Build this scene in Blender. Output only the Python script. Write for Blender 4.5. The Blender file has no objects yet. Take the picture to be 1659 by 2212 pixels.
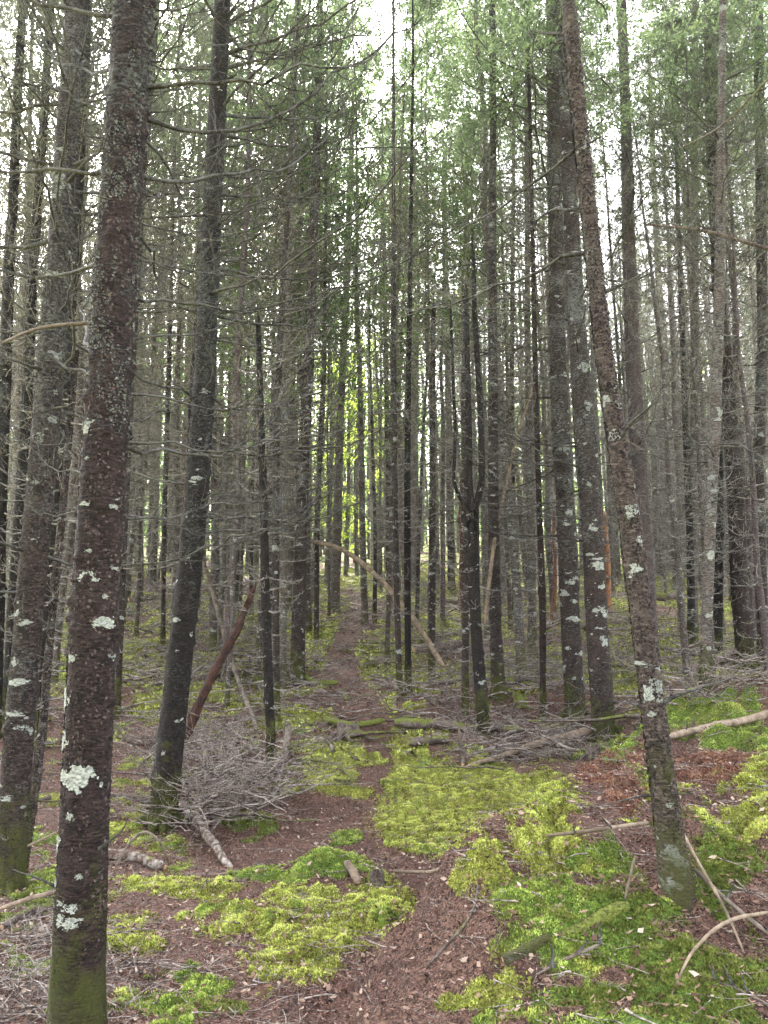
import bpy, math, random
import numpy as np
from mathutils import Vector
S = bpy.context.scene
COL = S.collection
R_ = math.radians
rng = np.random.default_rng(11)
random.seed(5)

# ------------------------------------------------------------------ camera, world, sun, exposure
PITCH = R_(10.0)
EYE = 1.6
cd = bpy.data.cameras.new('camera')
cam = bpy.data.objects.new('camera', cd); COL.objects.link(cam)
cam.location = (0, 0, EYE); cam.rotation_euler = (R_(90) + PITCH, 0, 0)
cd.sensor_fit = 'VERTICAL'; cd.sensor_height = 24; cd.angle_y = 2*math.atan(1106/1646)
cd.clip_start = 0.05; cd.clip_end = 2000
S.camera = cam
SUN_EL, SUN_AZ = R_(38), R_(-24)          # high ahead and to the left, behind thin cloud
w = bpy.data.worlds.new('World'); S.world = w; w.use_nodes = True
nt = w.node_tree; bg = nt.nodes['Background']
sky = nt.nodes.new('ShaderNodeTexSky'); sky.sky_type = 'NISHITA'; sky.sun_disc = False
sky.sun_elevation = SUN_EL; sky.sun_rotation = SUN_AZ; sky.dust_density = 4.0; sky.ozone_density = 1.0; sky.air_density = 1.0
hs = nt.nodes.new('ShaderNodeHueSaturation'); hs.inputs['Saturation'].default_value = 0.22
nt.links.new(sky.outputs[0], hs.inputs['Color']); nt.links.new(hs.outputs[0], bg.inputs[0])
bg.inputs[1].default_value = 0.15
sl = bpy.data.lights.new('sun', 'SUN'); so = bpy.data.objects.new('sun', sl); COL.objects.link(so)
sl.energy = 4.6; sl.angle = R_(7); sl.color = (1, .97, .93)
sd = Vector((math.sin(SUN_AZ)*math.cos(SUN_EL), math.cos(SUN_AZ)*math.cos(SUN_EL), math.sin(SUN_EL)))
so.rotation_euler = sd.to_track_quat('Z', 'Y').to_euler()
S.view_settings.view_transform = 'Standard'; S.view_settings.look = 'None'
S.view_settings.gamma = 1; S.view_settings.exposure = 3.6
S.render.engine = 'CYCLES'
cy = S.cycles
cy.max_bounces = 4; cy.diffuse_bounces = 3; cy.glossy_bounces = 1; cy.transmission_bounces = 2; cy.transparent_max_bounces = 4
cy.use_adaptive_sampling = True; cy.adaptive_threshold = 0.015; cy.caustics_reflective = False; cy.caustics_refractive = False
cy.use_denoising = True; cy.volume_bounces = 0

# ------------------------------------------------------------------ numpy noise
def _h(ix, iy, iz, seed):
    with np.errstate(over='ignore'):
        h = (ix.astype(np.uint32)*np.uint32(374761393) + iy.astype(np.uint32)*np.uint32(668265263)
             + iz.astype(np.uint32)*np.uint32(2246822519) + np.uint32(seed*3266489917 & 0xffffffff))
        h = (h ^ (h >> np.uint32(13)))*np.uint32(1274126177)
        h = h ^ (h >> np.uint32(16))
        h = h*np.uint32(2654435761); h = h ^ (h >> np.uint32(15))
    return h.astype(np.float64)/4294967295.0
def vn(x, y, z=0.0, seed=0):
    x, y, z = np.broadcast_arrays(np.asarray(x, float), np.asarray(y, float), np.asarray(z, float))
    ix, iy, iz = np.floor(x).astype(np.int64), np.floor(y).astype(np.int64), np.floor(z).astype(np.int64)
    fx, fy, fz = x-ix, y-iy, z-iz
    fx, fy, fz = [f*f*(3-2*f) for f in (fx, fy, fz)]
    r = 0
    for a in (0, 1):
        for b in (0, 1):
            for c in (0, 1):
                r = r + _h(ix+a, iy+b, iz+c, seed)*(fx if a else 1-fx)*(fy if b else 1-fy)*(fz if c else 1-fz)
    return r*2-1
def fbm(x, y, z=0.0, seed=0, o=3):
    r = 0; a = 1; t = 0
    for i in range(o):
        r = r + a*vn(np.asarray(x)*2**i, np.asarray(y)*2**i, np.asarray(z)*2**i, seed+i*7); t += a; a *= .5
    return r/t
def sst(a, b, x):
    t = np.clip((x-a)/(b-a), 0, 1); return t*t*(3-2*t)

# ------------------------------------------------------------------ picture <-> world (picture units 1659 x 2212)
FPX, CX, CY = 1646.0, 829.5, 1106.0
cp, sp = math.cos(PITCH), math.sin(PITCH)
def proj(X, Y, Z):
    Z = Z-EYE
    d = Y*cp+Z*sp; u = -Y*sp+Z*cp
    d = np.where(d > .05, d, .05)
    return CX+FPX*X/d, CY-FPX*u/d
def ray(px, py):
    dx, dy = (px-CX)/FPX, -(py-CY)/FPX
    return np.array([dx, cp-dy*sp, sp+dy*cp])

# ------------------------------------------------------------------ terrain
PY = np.array([-400, -60, -12, 0, 5, 7, 9, 12, 16, 20, 28, 36, 46, 60, 100, 400.])
PZ = np.array([-9, -3, -.35, 0, 0, .05, .30, .93, 1.75, 2.6, 4.15, 5.60, 7.3, 9.6, 16.5, 30.])
def prof(y):
    acc = 0
    for k, wt in ((-1.2, 1), (-.6, 2), (0, 2), (.6, 2), (1.2, 1)):
        acc = acc+wt*np.interp(y+k, PY, PZ)
    return acc/8
def H0(X, Y):
    X = np.asarray(X, float); Y = np.asarray(Y, float)
    z = prof(Y)
    xe = .42+np.clip(Y-5.0, -1, 3.4)*.64
    z = z+.68*sst(xe-.05, xe+.80, X)*sst(2.0, 4.5, Y)*(1-sst(7.5, 11, Y))
    z = z+.05*np.clip(X-1.2, 0, 6)*np.exp(-(Y/14)**2)
    z = z-.10*np.exp(-((X+1.5)/1.4)**2-((Y-7)/2.5)**2)
    z = z+.30*np.exp(-((X-4.1)/1.8)**2-((Y-8.0)/.60)**2)
    z = z+.15*np.exp(-((X+.48)/.30)**2-((Y-5.9)/.28)**2)
    z = z+.12*np.exp(-((X+.38)/.5)**2-((Y-8.3)/.40)**2)
    for x0, y0, x1, y1, wd_, hh_ in ((.95, 5.9, 2.15, 8.0, .15, .15), (1.05, 5.1, .62, 4.6, .18, .10), (1.5, 5.7, 1.0, 5.3, .16, .09), (2.2, 6.3, 3.2, 6.0, .22, .10)):
        t_ = np.clip(((X-x0)*(x1-x0)+(Y-y0)*(y1-y0))/((x1-x0)**2+(y1-y0)**2), 0, 1)
        z = z+hh_*np.exp(-((X-x0-t_*(x1-x0))**2+(Y-y0-t_*(y1-y0))**2)/wd_**2)
    z = z+(.20*np.abs(fbm(X*1.9, Y*1.9, 0, 61, 2))+.10*np.abs(vn(X*4.2, Y*4.2, 0, 62))-.06)*sst(xe+.0, xe+.5, X)*sst(3.0, 4.2, Y)*(1-sst(8, 10.5, Y))
    xp_ = np.interp(Y, [5, 9.5, 13, 20, 33], [.1, -.08, -.75, -.6, -1.8])
    z = z+(.22*fbm(X*.62, Y*.62, 0, 5, 2)+.10*np.abs(vn(X*1.7, Y*1.7, 0, 6)))*sst(7.5, 11, Y)*(1-.85*np.exp(-((X-xp_)/.9)**2))
    z = z+.35*fbm(X*.13, Y*.13, 0, 3, 2)*sst(9, 20, Y+np.abs(X)*.6)
    return z
# moss patches: centre x, centre y, half width, half height, tone (0 yellow-green, 1 bright green, 2 olive)
MOSS = [(740,1632,88,32,0),(700,1685,75,30,0),(650,1545,36,24,1),(742,1492,40,24,0),(690,1420,28,20,1),(960,1775,150,75,0),(890,1690,70,42,0),
 (1060,1720,120,62,0),(1190,1760,46,100,0),(1170,1840,75,50,0),(1130,1955,112,56,1),(1290,1862,85,36,1),(1060,1905,70,50,0),(1255,2072,52,48,1),
 (1060,2140,70,40,0),(1540,1532,150,34,1),(1310,1622,62,26,1),(1595,1608,70,24,1),(1570,1850,85,62,2),(1620,1770,60,62,0),(730,1795,42,24,1),
 (715,1850,90,32,1),(590,1880,72,20,1),(835,1950,75,42,0),(650,1940,62,28,0),(680,2020,112,50,0),(640,2085,85,32,0),(520,2005,55,20,0),
 (330,2172,72,24,1),(432,2128,38,28,1),(502,2166,30,17,2),(290,2025,58,36,0),(40,2080,52,30,1),(400,1925,85,22,0),(90,1900,42,22,1),
 (1400,1960,90,26,2),(1250,2160,110,22,2),(1110,2190,80,26,1),(760,1700,50,22,0),(870,1600,40,40,0),(850,1520,60,30,0),(830,1440,40,40,0),(830,1380,38,32,0),
 (1600,1680,70,26,0),(1480,2075,70,30,2),(1600,2100,60,22,2),(960,2160,60,22,0),(150,2190,60,25,2),(560,1790,40,12,2)]
RED = [(1290,1668,62,34),(1520,1665,105,40),(1340,1715,50,45),(1390,1640,40,22)]
PATH = [(1195,741,9),(1215,741,11),(1250,752,14),(1300,778,20),(1350,762,24),(1400,738,30),(1460,735,36),(1500,775,38),(1560,805,30),(1600,822,26),
 (1650,812,32),(1700,775,52),(1750,700,95),(1800,690,120),(1850,560,70),(1860,900,70),(1900,935,66),(1960,950,60),(2020,960,75),(2080,960,110),(2212,880,230),(2400,850,300)]
_pp = np.array([p for p in PATH if p[0] not in (1850,)], float)
def zones(X, Y, Zb=None):
    """moss, tone, path, red in 0..1 at ground points"""
    X = np.asarray(X, float); Y = np.asarray(Y, float)
    if Zb is None: Zb = H0(X, Y)
    px, py = proj(X, Y, Zb)
    n1 = fbm(X*2.2, Y*2.2, 0, 21, 3); n2 = fbm(X*9, Y*9, 0, 22, 2); n3 = fbm(X*.7, Y*.7, 0, 23, 3); n4 = vn(X*30, Y*30, 0, 24)
    near = (1-sst(9.0, 12.0, Y))*sst(1.0, 2.0, Y)
    wx_, wy_ = px+55*fbm(X*2.6, Y*2.6, 0, 25, 3), py+26*fbm(X*2.6, Y*2.6, 0, 26, 3)
    d = np.full(X.shape, -9.0); tone = np.zeros(X.shape)
    for cx, cy_, rx, ry, t in MOSS:
        e = 1.05-np.sqrt(((wx_-cx)/rx)**2+((wy_-cy_)/ry)**2)
        m = e > d
        tone = np.where(m, t, tone); d = np.maximum(d, e)
    nearm = sst(-.70, .35, np.clip(d, -1.5, .5)+.70*n1+.60*n2+.30*n4+.15*n3)
    farm = sst(-.25, .25, n3*.9+.5*n1+.2*n2+.20)
    patchy = sst(.05, .5, n1+.6*n2+.3*n3)*.9
    bank = sst(930, 1050, px)*sst(1640, 1720, py)*.9
    patchy = np.maximum(patchy, bank*sst(-.35, .25, n1+.7*n2))
    inside = (px > -60) & (px < 1720) & (py < 2260) & (Y > 2)
    moss = near*np.where(inside, np.maximum(nearm, patchy*.85), farm)+(1-near)*farm
    ftone = np.clip(.5+1.4*n3, 0, 1.2)*.5
    tone = np.where(near > .5, np.clip(tone+.9*n2+.5*n1, 0, 2), ftone)
    c = np.interp(py, _pp[:, 0], _pp[:, 1]); wd = np.interp(py, _pp[:, 0], _pp[:, 2])
    path = sst(-.35, .25, 1-np.abs(px-c)/wd+.5*n1+.4*n2+.3*n4)*(Y > 1)*(1-sst(20, 31, Y))
    e2 = 1.0-np.sqrt(((px-560)/150)**2+((py-1830)/45)**2)
    path = np.maximum(path, sst(-.2, .3, e2+.4*n1))
    red = np.full(X.shape, -9.0)
    for cx, cy_, rx, ry in RED:
        red = np.maximum(red, 1-np.sqrt(((px-cx)/rx)**2+((py-cy_)/ry)**2))
    red = sst(-.1, .3, red+.45*n1+.4*n2)*(Y > 3)*(Y < 11)
    moss = moss*(1-path*np.where(near > .5, np.where(d > .15, .25, .9), .95))
    moss = np.where(red > moss, moss*(1-red*.6), moss)
    return moss, tone, path, red
def Hfull(X, Y, z=None, zb=None):
    if zb is None: zb = H0(X, Y)
    if z is None: z = zones(X, Y, zb)
    moss, tone, path, red = z
    fade = 1-sst(25, 60, np.abs(Y)+np.abs(X))
    h = zb+.055*fbm(X*1.1, Y*1.1, 0, 31, 3)*(1-.5*path)
    h = h+fade*(moss*(.012+.05*fbm(X*4.5, Y*4.5, 0, 33, 2)+.035*np.abs(vn(X*13, Y*13, 0, 37))-.01)+(1-moss)*.010*fbm(X*14, Y*14, 0, 34, 3)-.035*path)
    return h
_t = np.concatenate([np.arange(1.5, 16, .01), np.arange(16, 90, .05)])
def ground_px(px, py, fallback=40.0):
    """first ground point seen through a point of the picture"""
    r = ray(px, py)
    P = np.array([0, 0, EYE])[:, None]+r[:, None]*_t
    z = H0(P[0], P[1])
    i = np.argmax(P[2] < z)
    if not (P[2] < z).any(): i = int(np.argmin(np.abs(_t-fallback)))
    x, y = P[0][i], P[1][i]
    return np.array([x, y, float(Hfull(np.array([x]), np.array([y]))[0])])
def gz(x, y): return float(Hfull(np.array([float(x)]), np.array([float(y)]))[0])
def at_y(px, py, Y):
    r = ray(px, py); t = Y/r[1]
    return np.array([r[0]*t, Y, EYE+r[2]*t])

# ------------------------------------------------------------------ materials
class G:
    def __init__(s, name):
        s.m = bpy.data.materials.new(name); s.m.use_nodes = True; s.t = s.m.node_tree
        s.b = s.t.nodes['Principled BSDF']; s.out = s.t.nodes['Material Output']
        s.b.inputs['Specular IOR Level'].default_value = .25; s.b.inputs['Roughness'].default_value = .85
    def n(s, ty, **kw):
        n = s.t.nodes.new('ShaderNode'+ty)
        for k, v in kw.items():
            if hasattr(n, k): setattr(n, k, v)
            else: s.set(n, k, v)
        return n
    def set(s, n, k, v):
        i = n.inputs[k]
        if isinstance(v, bpy.types.NodeSocket): s.t.links.new(v, i)
        elif isinstance(v, (tuple, list)) and len(v) == 3 and i.type == 'RGBA': i.default_value = (*v, 1)
        else: i.default_value = v
    def obj(s): return s.n('TexCoord').outputs['Object']
    def map(s, v, sc, loc=None):
        n = s.n('Mapping'); s.set(n, 'Vector', v); n.inputs['Scale'].default_value = sc
        if loc is not None: s.set(n, 'Location', loc)
        return n.outputs[0]
    def noise(s, v, sc, d=4, r=.6):
        n = s.n('TexNoise'); s.set(n, 'Vector', v); s.set(n, 'Scale', sc); s.set(n, 'Detail', d); s.set(n, 'Roughness', r); return n.outputs[0]
    def vor(s, v, sc, feature='F1'):
        n = s.n('TexVoronoi', feature=feature); s.set(n, 'Vector', v); s.set(n, 'Scale', sc); return n.outputs[0]
    def ramp(s, f, a, b, c0=(0, 0, 0), c1=(1, 1, 1)):
        n = s.n('ValToRGB'); s.t.links.new(f, n.inputs[0])
        n.color_ramp.elements[0].position = a; n.color_ramp.elements[1].position = b
        n.color_ramp.elements[0].color = (*c0, 1); n.color_ramp.elements[1].color = (*c1, 1); return n.outputs[0]
    def mix(s, f, a, b):
        n = s.n('Mix', data_type='RGBA')
        for sock, v in ((n.inputs[0], f), (n.inputs[6], a), (n.inputs[7], b)):
            if isinstance(v, bpy.types.NodeSocket): s.t.links.new(v, sock)
            elif isinstance(v, (int, float)): sock.default_value = v
            else: sock.default_value = (*v, 1)
        return n.outputs[2]
    def ma(s, op, a, b=0.0, c=None):
        n = s.n('Math', operation=op)
        for i, v in enumerate((a, b) if c is None else (a, b, c)):
            if isinstance(v, bpy.types.NodeSocket): s.t.links.new(v, n.inputs[i])
            else: n.inputs[i].default_value = v
        return n.outputs[0]
    def attr(s, name): return s.n('Attribute', attribute_name=name).outputs['Fac']
    def mr(s, v, a, b, c=0.0, d=1.0):
        n = s.n('MapRange'); s.set(n, 'Value', v)
        for k, x in zip(('From Min', 'From Max', 'To Min', 'To Max'), (a, b, c, d)): s.set(n, k, x)
        return n.outputs[0]
    def bump(s, h, st=.5, dist=.01):
        n = s.n('Bump'); s.set(n, 'Height', h); s.set(n, 'Strength', st); s.set(n, 'Distance', dist)
        s.t.links.new(n.outputs[0], s.b.inputs['Normal'])
    def col(s, c): s.set(s.b, 'Base Color', c); return s.m
    def rand(s): return s.n('ObjectInfo').outputs['Random']
    def z(s, v):
        n = s.n('SeparateXYZ'); s.t.links.new(v, n.inputs[0]); return n.outputs[2]

def bark(name, dark, mid, grey, lich, lic_lo, lic_hi, mossy=.5, flake=1.0, lam=.0):
    g = G(name); o = g.obj(); rnd = g.rand()
    off = g.n('CombineXYZ'); g.set(off, 'X', g.ma('MULTIPLY', rnd, 37.0)); g.set(off, 'Z', g.ma('MULTIPLY', rnd, 91.0))
    v = g.map(o, (1, 1, 1), off.outputs[0])
    vh = g.map(v, (1, 1, 4.5))
    z = g.z(o)
    n1 = g.noise(v, 7, 5, .65); n2 = g.noise(vh, 22, 5, .7); n3 = g.noise(g.map(v, (1, 1, 2.6)), 38, 5, .75)
    c = g.mix(g.ramp(n1, .35, .65), dark, mid)
    c = g.mix(g.ramp(n2, .50, .60), c, tuple(x*1.8 for x in mid))
    fl = g.ramp(n3, .40, .47)
    c = g.mix(fl, tuple(x*.35 for x in dark), c)
    # grey crust that grows with height
    lo = g.mr(z, lic_lo, lic_hi, .10, .035)
    l = g.noise(g.map(v, (1, 1, 2.4)), 24, 6, .85)
    l2 = g.noise(v, 2.3, 3, .5)
    lf = g.ramp(g.ma('ADD', g.ma('SUBTRACT', l, lo), g.ma('MULTIPLY', g.ma('SUBTRACT', l2, .5), .40)), .48, .55)
    c = g.mix(g.ma('MULTIPLY', lf, .85*flake), c, grey)
    # pale lichen spots
    sp_ = g.noise(g.map(v, (1, 1, 1.7)), 5.5, 4, .55)
    sf = g.ramp(g.ma('ADD', sp_, g.ma('MULTIPLY', n2, .08)), lich, lich+.012)
    c = g.mix(g.ma('MULTIPLY', sf, g.ramp(n3, .38, .5)), c, (.40, .42, .385))
    # moss at the foot and in patches
    mz = g.mr(z, .05, .95, .30, -.04)
    mn = g.noise(v, 5, 5, .7)
    mf = g.ramp(g.ma('ADD', g.ma('ADD', mn, mz), g.ma('MULTIPLY', n3, .25)), .74, .92)
    c = g.mix(g.ma('MULTIPLY', mf, mossy), c, g.mix(g.noise(v, 90, 2), (.025, .027, .008), (.12, .13, .025)))
    h = g.ma('ADD', g.ma('MULTIPLY', n2, 1.0), g.ma('MULTIPLY', lf, .35))
    h = g.ma('ADD', h, g.ma('MULTIPLY', n3, .8))
    g.bump(h, 1.0, .028)
    return g.col(c)
M = {}
M['bark'] = bark('fir_bark', (.013, .009, .008), (.056, .040, .036), (.21, .215, .205), .67, 1.0, 3.6, 1.0)
M['bark_front'] = bark('fir_bark_red', (.010, .006, .006), (.044, .027, .025), (.14, .145, .135), .72, 2.6, 4.6, .9)
M['bark_dark'] = bark('fir_bark_dark', (.006, .005, .0045), (.024, .018, .016), (.10, .105, .10), .72, 2.2, 5, 1.0)
M['bark_pale'] = bark('fir_bark_pale', (.045, .036, .031), (.145, .118, .105), (.31, .32, .30), .65, .3, 2.4, .9)
M['bark_grey'] = bark('fir_bark_grey', (.035, .027, .024), (.12, .092, .082), (.28, .28, .265), .66, .5, 3.0, 1.0)
M['bark_lean'] = bark('fir_bark_lean', (.035, .027, .022), (.115, .088, .076), (.21, .21, .18), .65, .6, 9, .8, .9)
M['bark_smooth'] = bark('fir_bark_smooth', (.075, .055, .055), (.125, .095, .095), (.21, .21, .21), .74, 2, 7, .3, .7)
M['bark_birch'] = bark('birch_bark', (.22, .20, .18), (.42, .40, .37), (.55, .55, .52), .60, .2, 1, .3)
def wood(name, a, b, sc=30, rot=.3):
    g = G(name); v = g.obj(); n = g.noise(g.map(v, (1, 1, .6)), sc, 5, .7); n2 = g.noise(v, 6, 3)
    c = g.mix(g.ramp(n, .35, .65), a, b)
    c = g.mix(g.ramp(n2, .52, .68), c, tuple(x*rot for x in a))
    g.bump(n, .8, .006); return g.col(c)
M['snag'] = wood('orange_dead_wood', (.33, .15, .07), (.20, .10, .06))
M['snag_red'] = wood('red_dead_wood', (.20, .085, .055), (.10, .045, .032))
M['pole'] = wood('peeled_pole', (.30, .23, .165), (.12, .085, .065), 18)
def logm(name, a, b, c_, moss=.55, sc=14):
    g = G(name); v = g.obj(); n = g.noise(v, sc, 6, .75); n2 = g.noise(v, 70, 4, .8); n4 = g.noise(v, 3.5, 4, .6)
    c = g.mix(g.ramp(n, .42, .55), a, b); c = g.mix(g.ramp(n2, .55, .65), c, c_); c = g.mix(g.ramp(n2, .32, .42, (1, 1, 1), (0, 0, 0)), c, (.03, .02, .016))
    ge = g.n('NewGeometry'); nz = g.n('SeparateXYZ'); g.t.links.new(ge.outputs['Normal'], nz.inputs[0])
    mf = g.ramp(g.ma('ADD', g.ma('ADD', n4, g.ma('MULTIPLY', nz.outputs[2], .12)), g.ma('MULTIPLY', n2, .15)), 1.0-moss*.62, 1.08-moss*.62)
    c = g.mix(mf, c, g.mix(g.ramp(n2, .4, .6), (.06, .07, .015), (.22, .25, .05)))
    g.bump(g.ma('ADD', n, n2), 1.0, .02); return g.col(c)
M['log'] = logm('rotting_log', (.07, .05, .042), (.17, .135, .115), (.30, .26, .23))
M['log_pale'] = logm('pale_barked_log', (.40, .37, .33), (.10, .065, .05), (.30, .16, .10), .3)
M['mosslog'] = logm('mossy_log_bark', (.07, .05, .04), (.14, .11, .09), (.22, .2, .16), .95)
M['snag_bark'] = logm('splintered_snag', (.070, .030, .022), (.028, .017, .014), (.20, .085, .05), .25, 12)
M['stick'] = wood('dry_stick', (.20, .165, .135), (.09, .065, .05), 18)
def twigm(name, a, b):
    g = G(name); v = g.obj(); n = g.noise(v, 9, 3); n2 = g.noise(v, 60, 2)
    c = g.mix(g.ramp(n, .4, .62), a, b); c = g.mix(g.ma('MULTIPLY', g.ramp(n2, .5, .6), .6), c, tuple(x*1.6 for x in b)); return g.col(c)
M['twig'] = twigm('dead_twig', (.060, .050, .044), (.24, .22, .205))
M['twig_near'] = twigm('dead_branch_lichen', (.020, .017, .015), (.075, .072, .066))  # twig colour darkened for near limbs: backlit shade put into the colour
M['brush'] = twigm('brush_twig', (.04, .029, .025), (.27, .23, .205))
M['cut'] = wood('cut_wood', (.42, .27, .16), (.30, .18, .10))
def leafm(name, cols, trans=.45):
    g = G(name); f = g.attr('var')
    n = g.n('ValToRGB'); g.t.links.new(f, n.inputs[0]); cr = n.color_ramp
    for i, c in enumerate(cols):
        e = cr.elements[i] if i < 2 else cr.elements.new(1.0)
        e.color = (*c, 1)
    for i in range(len(cols)): cr.elements[i].position = i/(len(cols)-1)
    g.set(g.b, 'Base Color', n.outputs[0])
    if trans > 0:
        t = g.n('BsdfTranslucent'); g.t.links.new(n.outputs[0], t.inputs[0])
        mx = g.n('MixShader'); mx.inputs[0].default_value = trans
        g.t.links.new(g.b.outputs[0], mx.inputs[1]); g.t.links.new(t.outputs[0], mx.inputs[2]); g.t.links.new(mx.outputs[0], g.out.inputs[0])
    return g.m
M['needle'] = leafm('fir_needles', [(.085, .115, .065), (.18, .24, .125), (.34, .42, .19)], .62)
M['needle_dark'] = leafm('old_fir_needles', [(.08, .083, .065), (.135, .145, .105), (.20, .22, .15)], .55)
M['leaf'] = leafm('maple_leaves', [(.22, .32, .04), (.42, .55, .08), (.60, .66, .14)], .6)
M['leaf_green'] = leafm('green_leaves', [(.12, .22, .07), (.24, .38, .12), (.40, .55, .18)], .6)
M['moss0'] = leafm('feather_moss', [(.07, .065, .018), (.31, .345, .060), (.66, .71, .20)], .25)
M['moss1'] = leafm('green_moss', [(.05, .07, .013), (.21, .28, .045), (.48, .58, .14)], .25)
M['moss2'] = leafm('olive_moss', [(.06, .065, .015), (.13, .15, .03), (.24, .27, .06)], .2)
M['moss3'] = leafm('red_moss', [(.10, .04, .03), (.24, .11, .075), (.36, .22, .14)], .2)
M['litter'] = leafm('leaf_litter', [(.05, .026, .02), (.15, .085, .06), (.27, .18, .13), (.44, .35, .28)], .1)
M['needles_fallen'] = leafm('fallen_needles', [(.07, .030, .026), (.20, .10, .08), (.40, .25, .21)], 0)
M['lichen'] = leafm('white_lichen', [(.10, .105, .092), (.23, .24, .215), (.36, .37, .335)], 0)
g = G('forest_floor'); o = g.obj()
n1 = g.noise(o, 14, 5, .7); n2 = g.noise(o, 70, 4, .75); n3 = g.noise(o, 2.5, 4)
dirt = g.mix(g.ramp(n2, .42, .58), (.020, .011, .009), (.24, .135, .10))
dirt = g.mix(g.ramp(n1, .5, .7), dirt, (.13, .065, .052))
n5 = g.noise(o, 3.2, 5, .65); dirt = g.mix(g.ma('MULTIPLY', g.ramp(n5, .50, .64), .6), dirt, (.045, .026, .022)); dirt = g.mix(g.ma('MULTIPLY', g.ramp(n5, .30, .44, (1, 1, 1), (0, 0, 0)), .45), dirt, (.24, .15, .115))
vv = g.vor(o, 95)
dirt = g.mix(g.ramp(vv, .10, .30, (1, 1, 1), (0, 0, 0)), dirt, (.33, .23, .18))
mo = g.mix(g.ramp(n2, .36, .66), (.09, .088, .018), (.42, .42, .09))
mg = g.mix(g.ramp(n2, .36, .66), (.035, .06, .012), (.20, .31, .045))
mo = g.mix(g.ma('MINIMUM', g.attr('tone'), 1.0), mo, mg)
mo = g.mix(g.ramp(n3, .5, .75), mo, (.10, .105, .025))
rd = g.mix(g.ramp(n2, .38, .62), (.09, .035, .027), (.26, .13, .085))
c = g.mix(g.ramp(g.ma('ADD', g.attr('moss'), g.ma('MULTIPLY', g.ma('SUBTRACT', n2, .5), 1.6)), .35, .6), dirt, mo)
c = g.mix(g.ma('MULTIPLY', g.attr('red'), g.ramp(n1, .4, .6)), c, rd)
g.bump(g.ma('ADD', n2, n1), 1.0, .03)
M['ground'] = g.col(c)

# ------------------------------------------------------------------ mesh helpers
def mesh(name, V, quads=None, tris=None, mat=None, smooth=True, attrs=None):
    V = np.asarray(V, np.float32); me = bpy.data.meshes.new(name)
    parts = []
    if quads is not None and len(quads): parts.append(np.asarray(quads, np.int32))
    if tris is not None and len(tris): parts.append(np.asarray(tris, np.int32))
    nl = sum(p.size for p in parts); npoly = sum(len(p) for p in parts)
    me.vertices.add(len(V)); me.vertices.foreach_set('co', V.ravel())
    me.loops.add(nl); me.loops.foreach_set('vertex_index', np.concatenate([p.ravel() for p in parts]))
    tot = np.concatenate([np.full(len(p), p.shape[1], np.int32) for p in parts])
    me.polygons.add(npoly); me.polygons.foreach_set('loop_start', np.concatenate([[0], np.cumsum(tot)[:-1]]).astype(np.int32))
    me.polygons.foreach_set('use_smooth', np.full(npoly, smooth, dtype=bool))
    me.update(calc_edges=True)
    if attrs:
        for k, a in attrs.items():
            at = me.attributes.new(k, 'FLOAT', 'POINT'); at.data.foreach_set('value', np.asarray(a, np.float32))
    if mat is not None: me.materials.append(mat)
    return me
def link(name, me, parent=None, loc=None):
    o = bpy.data.objects.new(name, me); COL.objects.link(o)
    if parent is not None: o.parent = parent
    if loc is not None: o.location = loc
    return o
def tag(o, label=None, cat=None, group=None, kind=None):
    if label: o['label'] = label
    if cat: o['category'] = cat
    if group: o['group'] = group
    if kind: o['kind'] = kind
    return o
def empty(name, loc, label, cat, group=None):
    o = link(name, None); o.location = loc; o.empty_display_size = .2
    return tag(o, label, cat, group)
def tube(P, Rr, k=5, cap=False, ref=None):
    """P (B,N,3), Rr (B,N) -> verts, quads, tris"""
    P = np.asarray(P, float); Rr = np.asarray(Rr, float)
    if P.ndim == 2: P = P[None]; Rr = Rr[None]
    B, N, _ = P.shape
    T = np.gradient(P, axis=1); T /= np.linalg.norm(T, axis=2, keepdims=True)+1e-9
    m = P[:, -1]-P[:, 0]; m /= np.linalg.norm(m, axis=1, keepdims=True)+1e-9
    rf = np.where(np.abs(m[:, 2:3]) > .8, np.array([[1., 0, 0]]), np.array([[0, 0, 1.]]))[:, None, :]
    U = np.cross(T, np.broadcast_to(rf, T.shape)); U /= np.linalg.norm(U, axis=2, keepdims=True)+1e-9
    W = np.cross(T, U)
    a = np.arange(k)*2*math.pi/k
    V = P[:, :, None]+Rr[..., None, None]*(np.cos(a)[:, None]*U[:, :, None]+np.sin(a)[:, None]*W[:, :, None]) if Rr.ndim == 2 \
        else P[:, :, None]+Rr[..., None]*(np.cos(a)[:, None]*U[:, :, None]+np.sin(a)[:, None]*W[:, :, None])
    b, i, j = np.meshgrid(np.arange(B), np.arange(N-1), np.arange(k), indexing='ij')
    v0 = (b*N+i)*k+j; v1 = (b*N+i)*k+(j+1) % k
    q = np.stack([v0, v1, v1+k, v0+k], -1).reshape(-1, 4)
    V = V.reshape(-1, 3); tr = None
    if cap:
        base = len(V); V = np.concatenate([V, P[:, 0], P[:, -1]])
        tr = []
        for bb in range(B):
            for j_ in range(k):
                tr.append((bb*N*k+(j_+1) % k, bb*N*k+j_, base+bb))
                tr.append(((bb*N+N-1)*k+j_, (bb*N+N-1)*k+(j_+1) % k, base+B+bb))
    return V, q, tr
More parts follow.
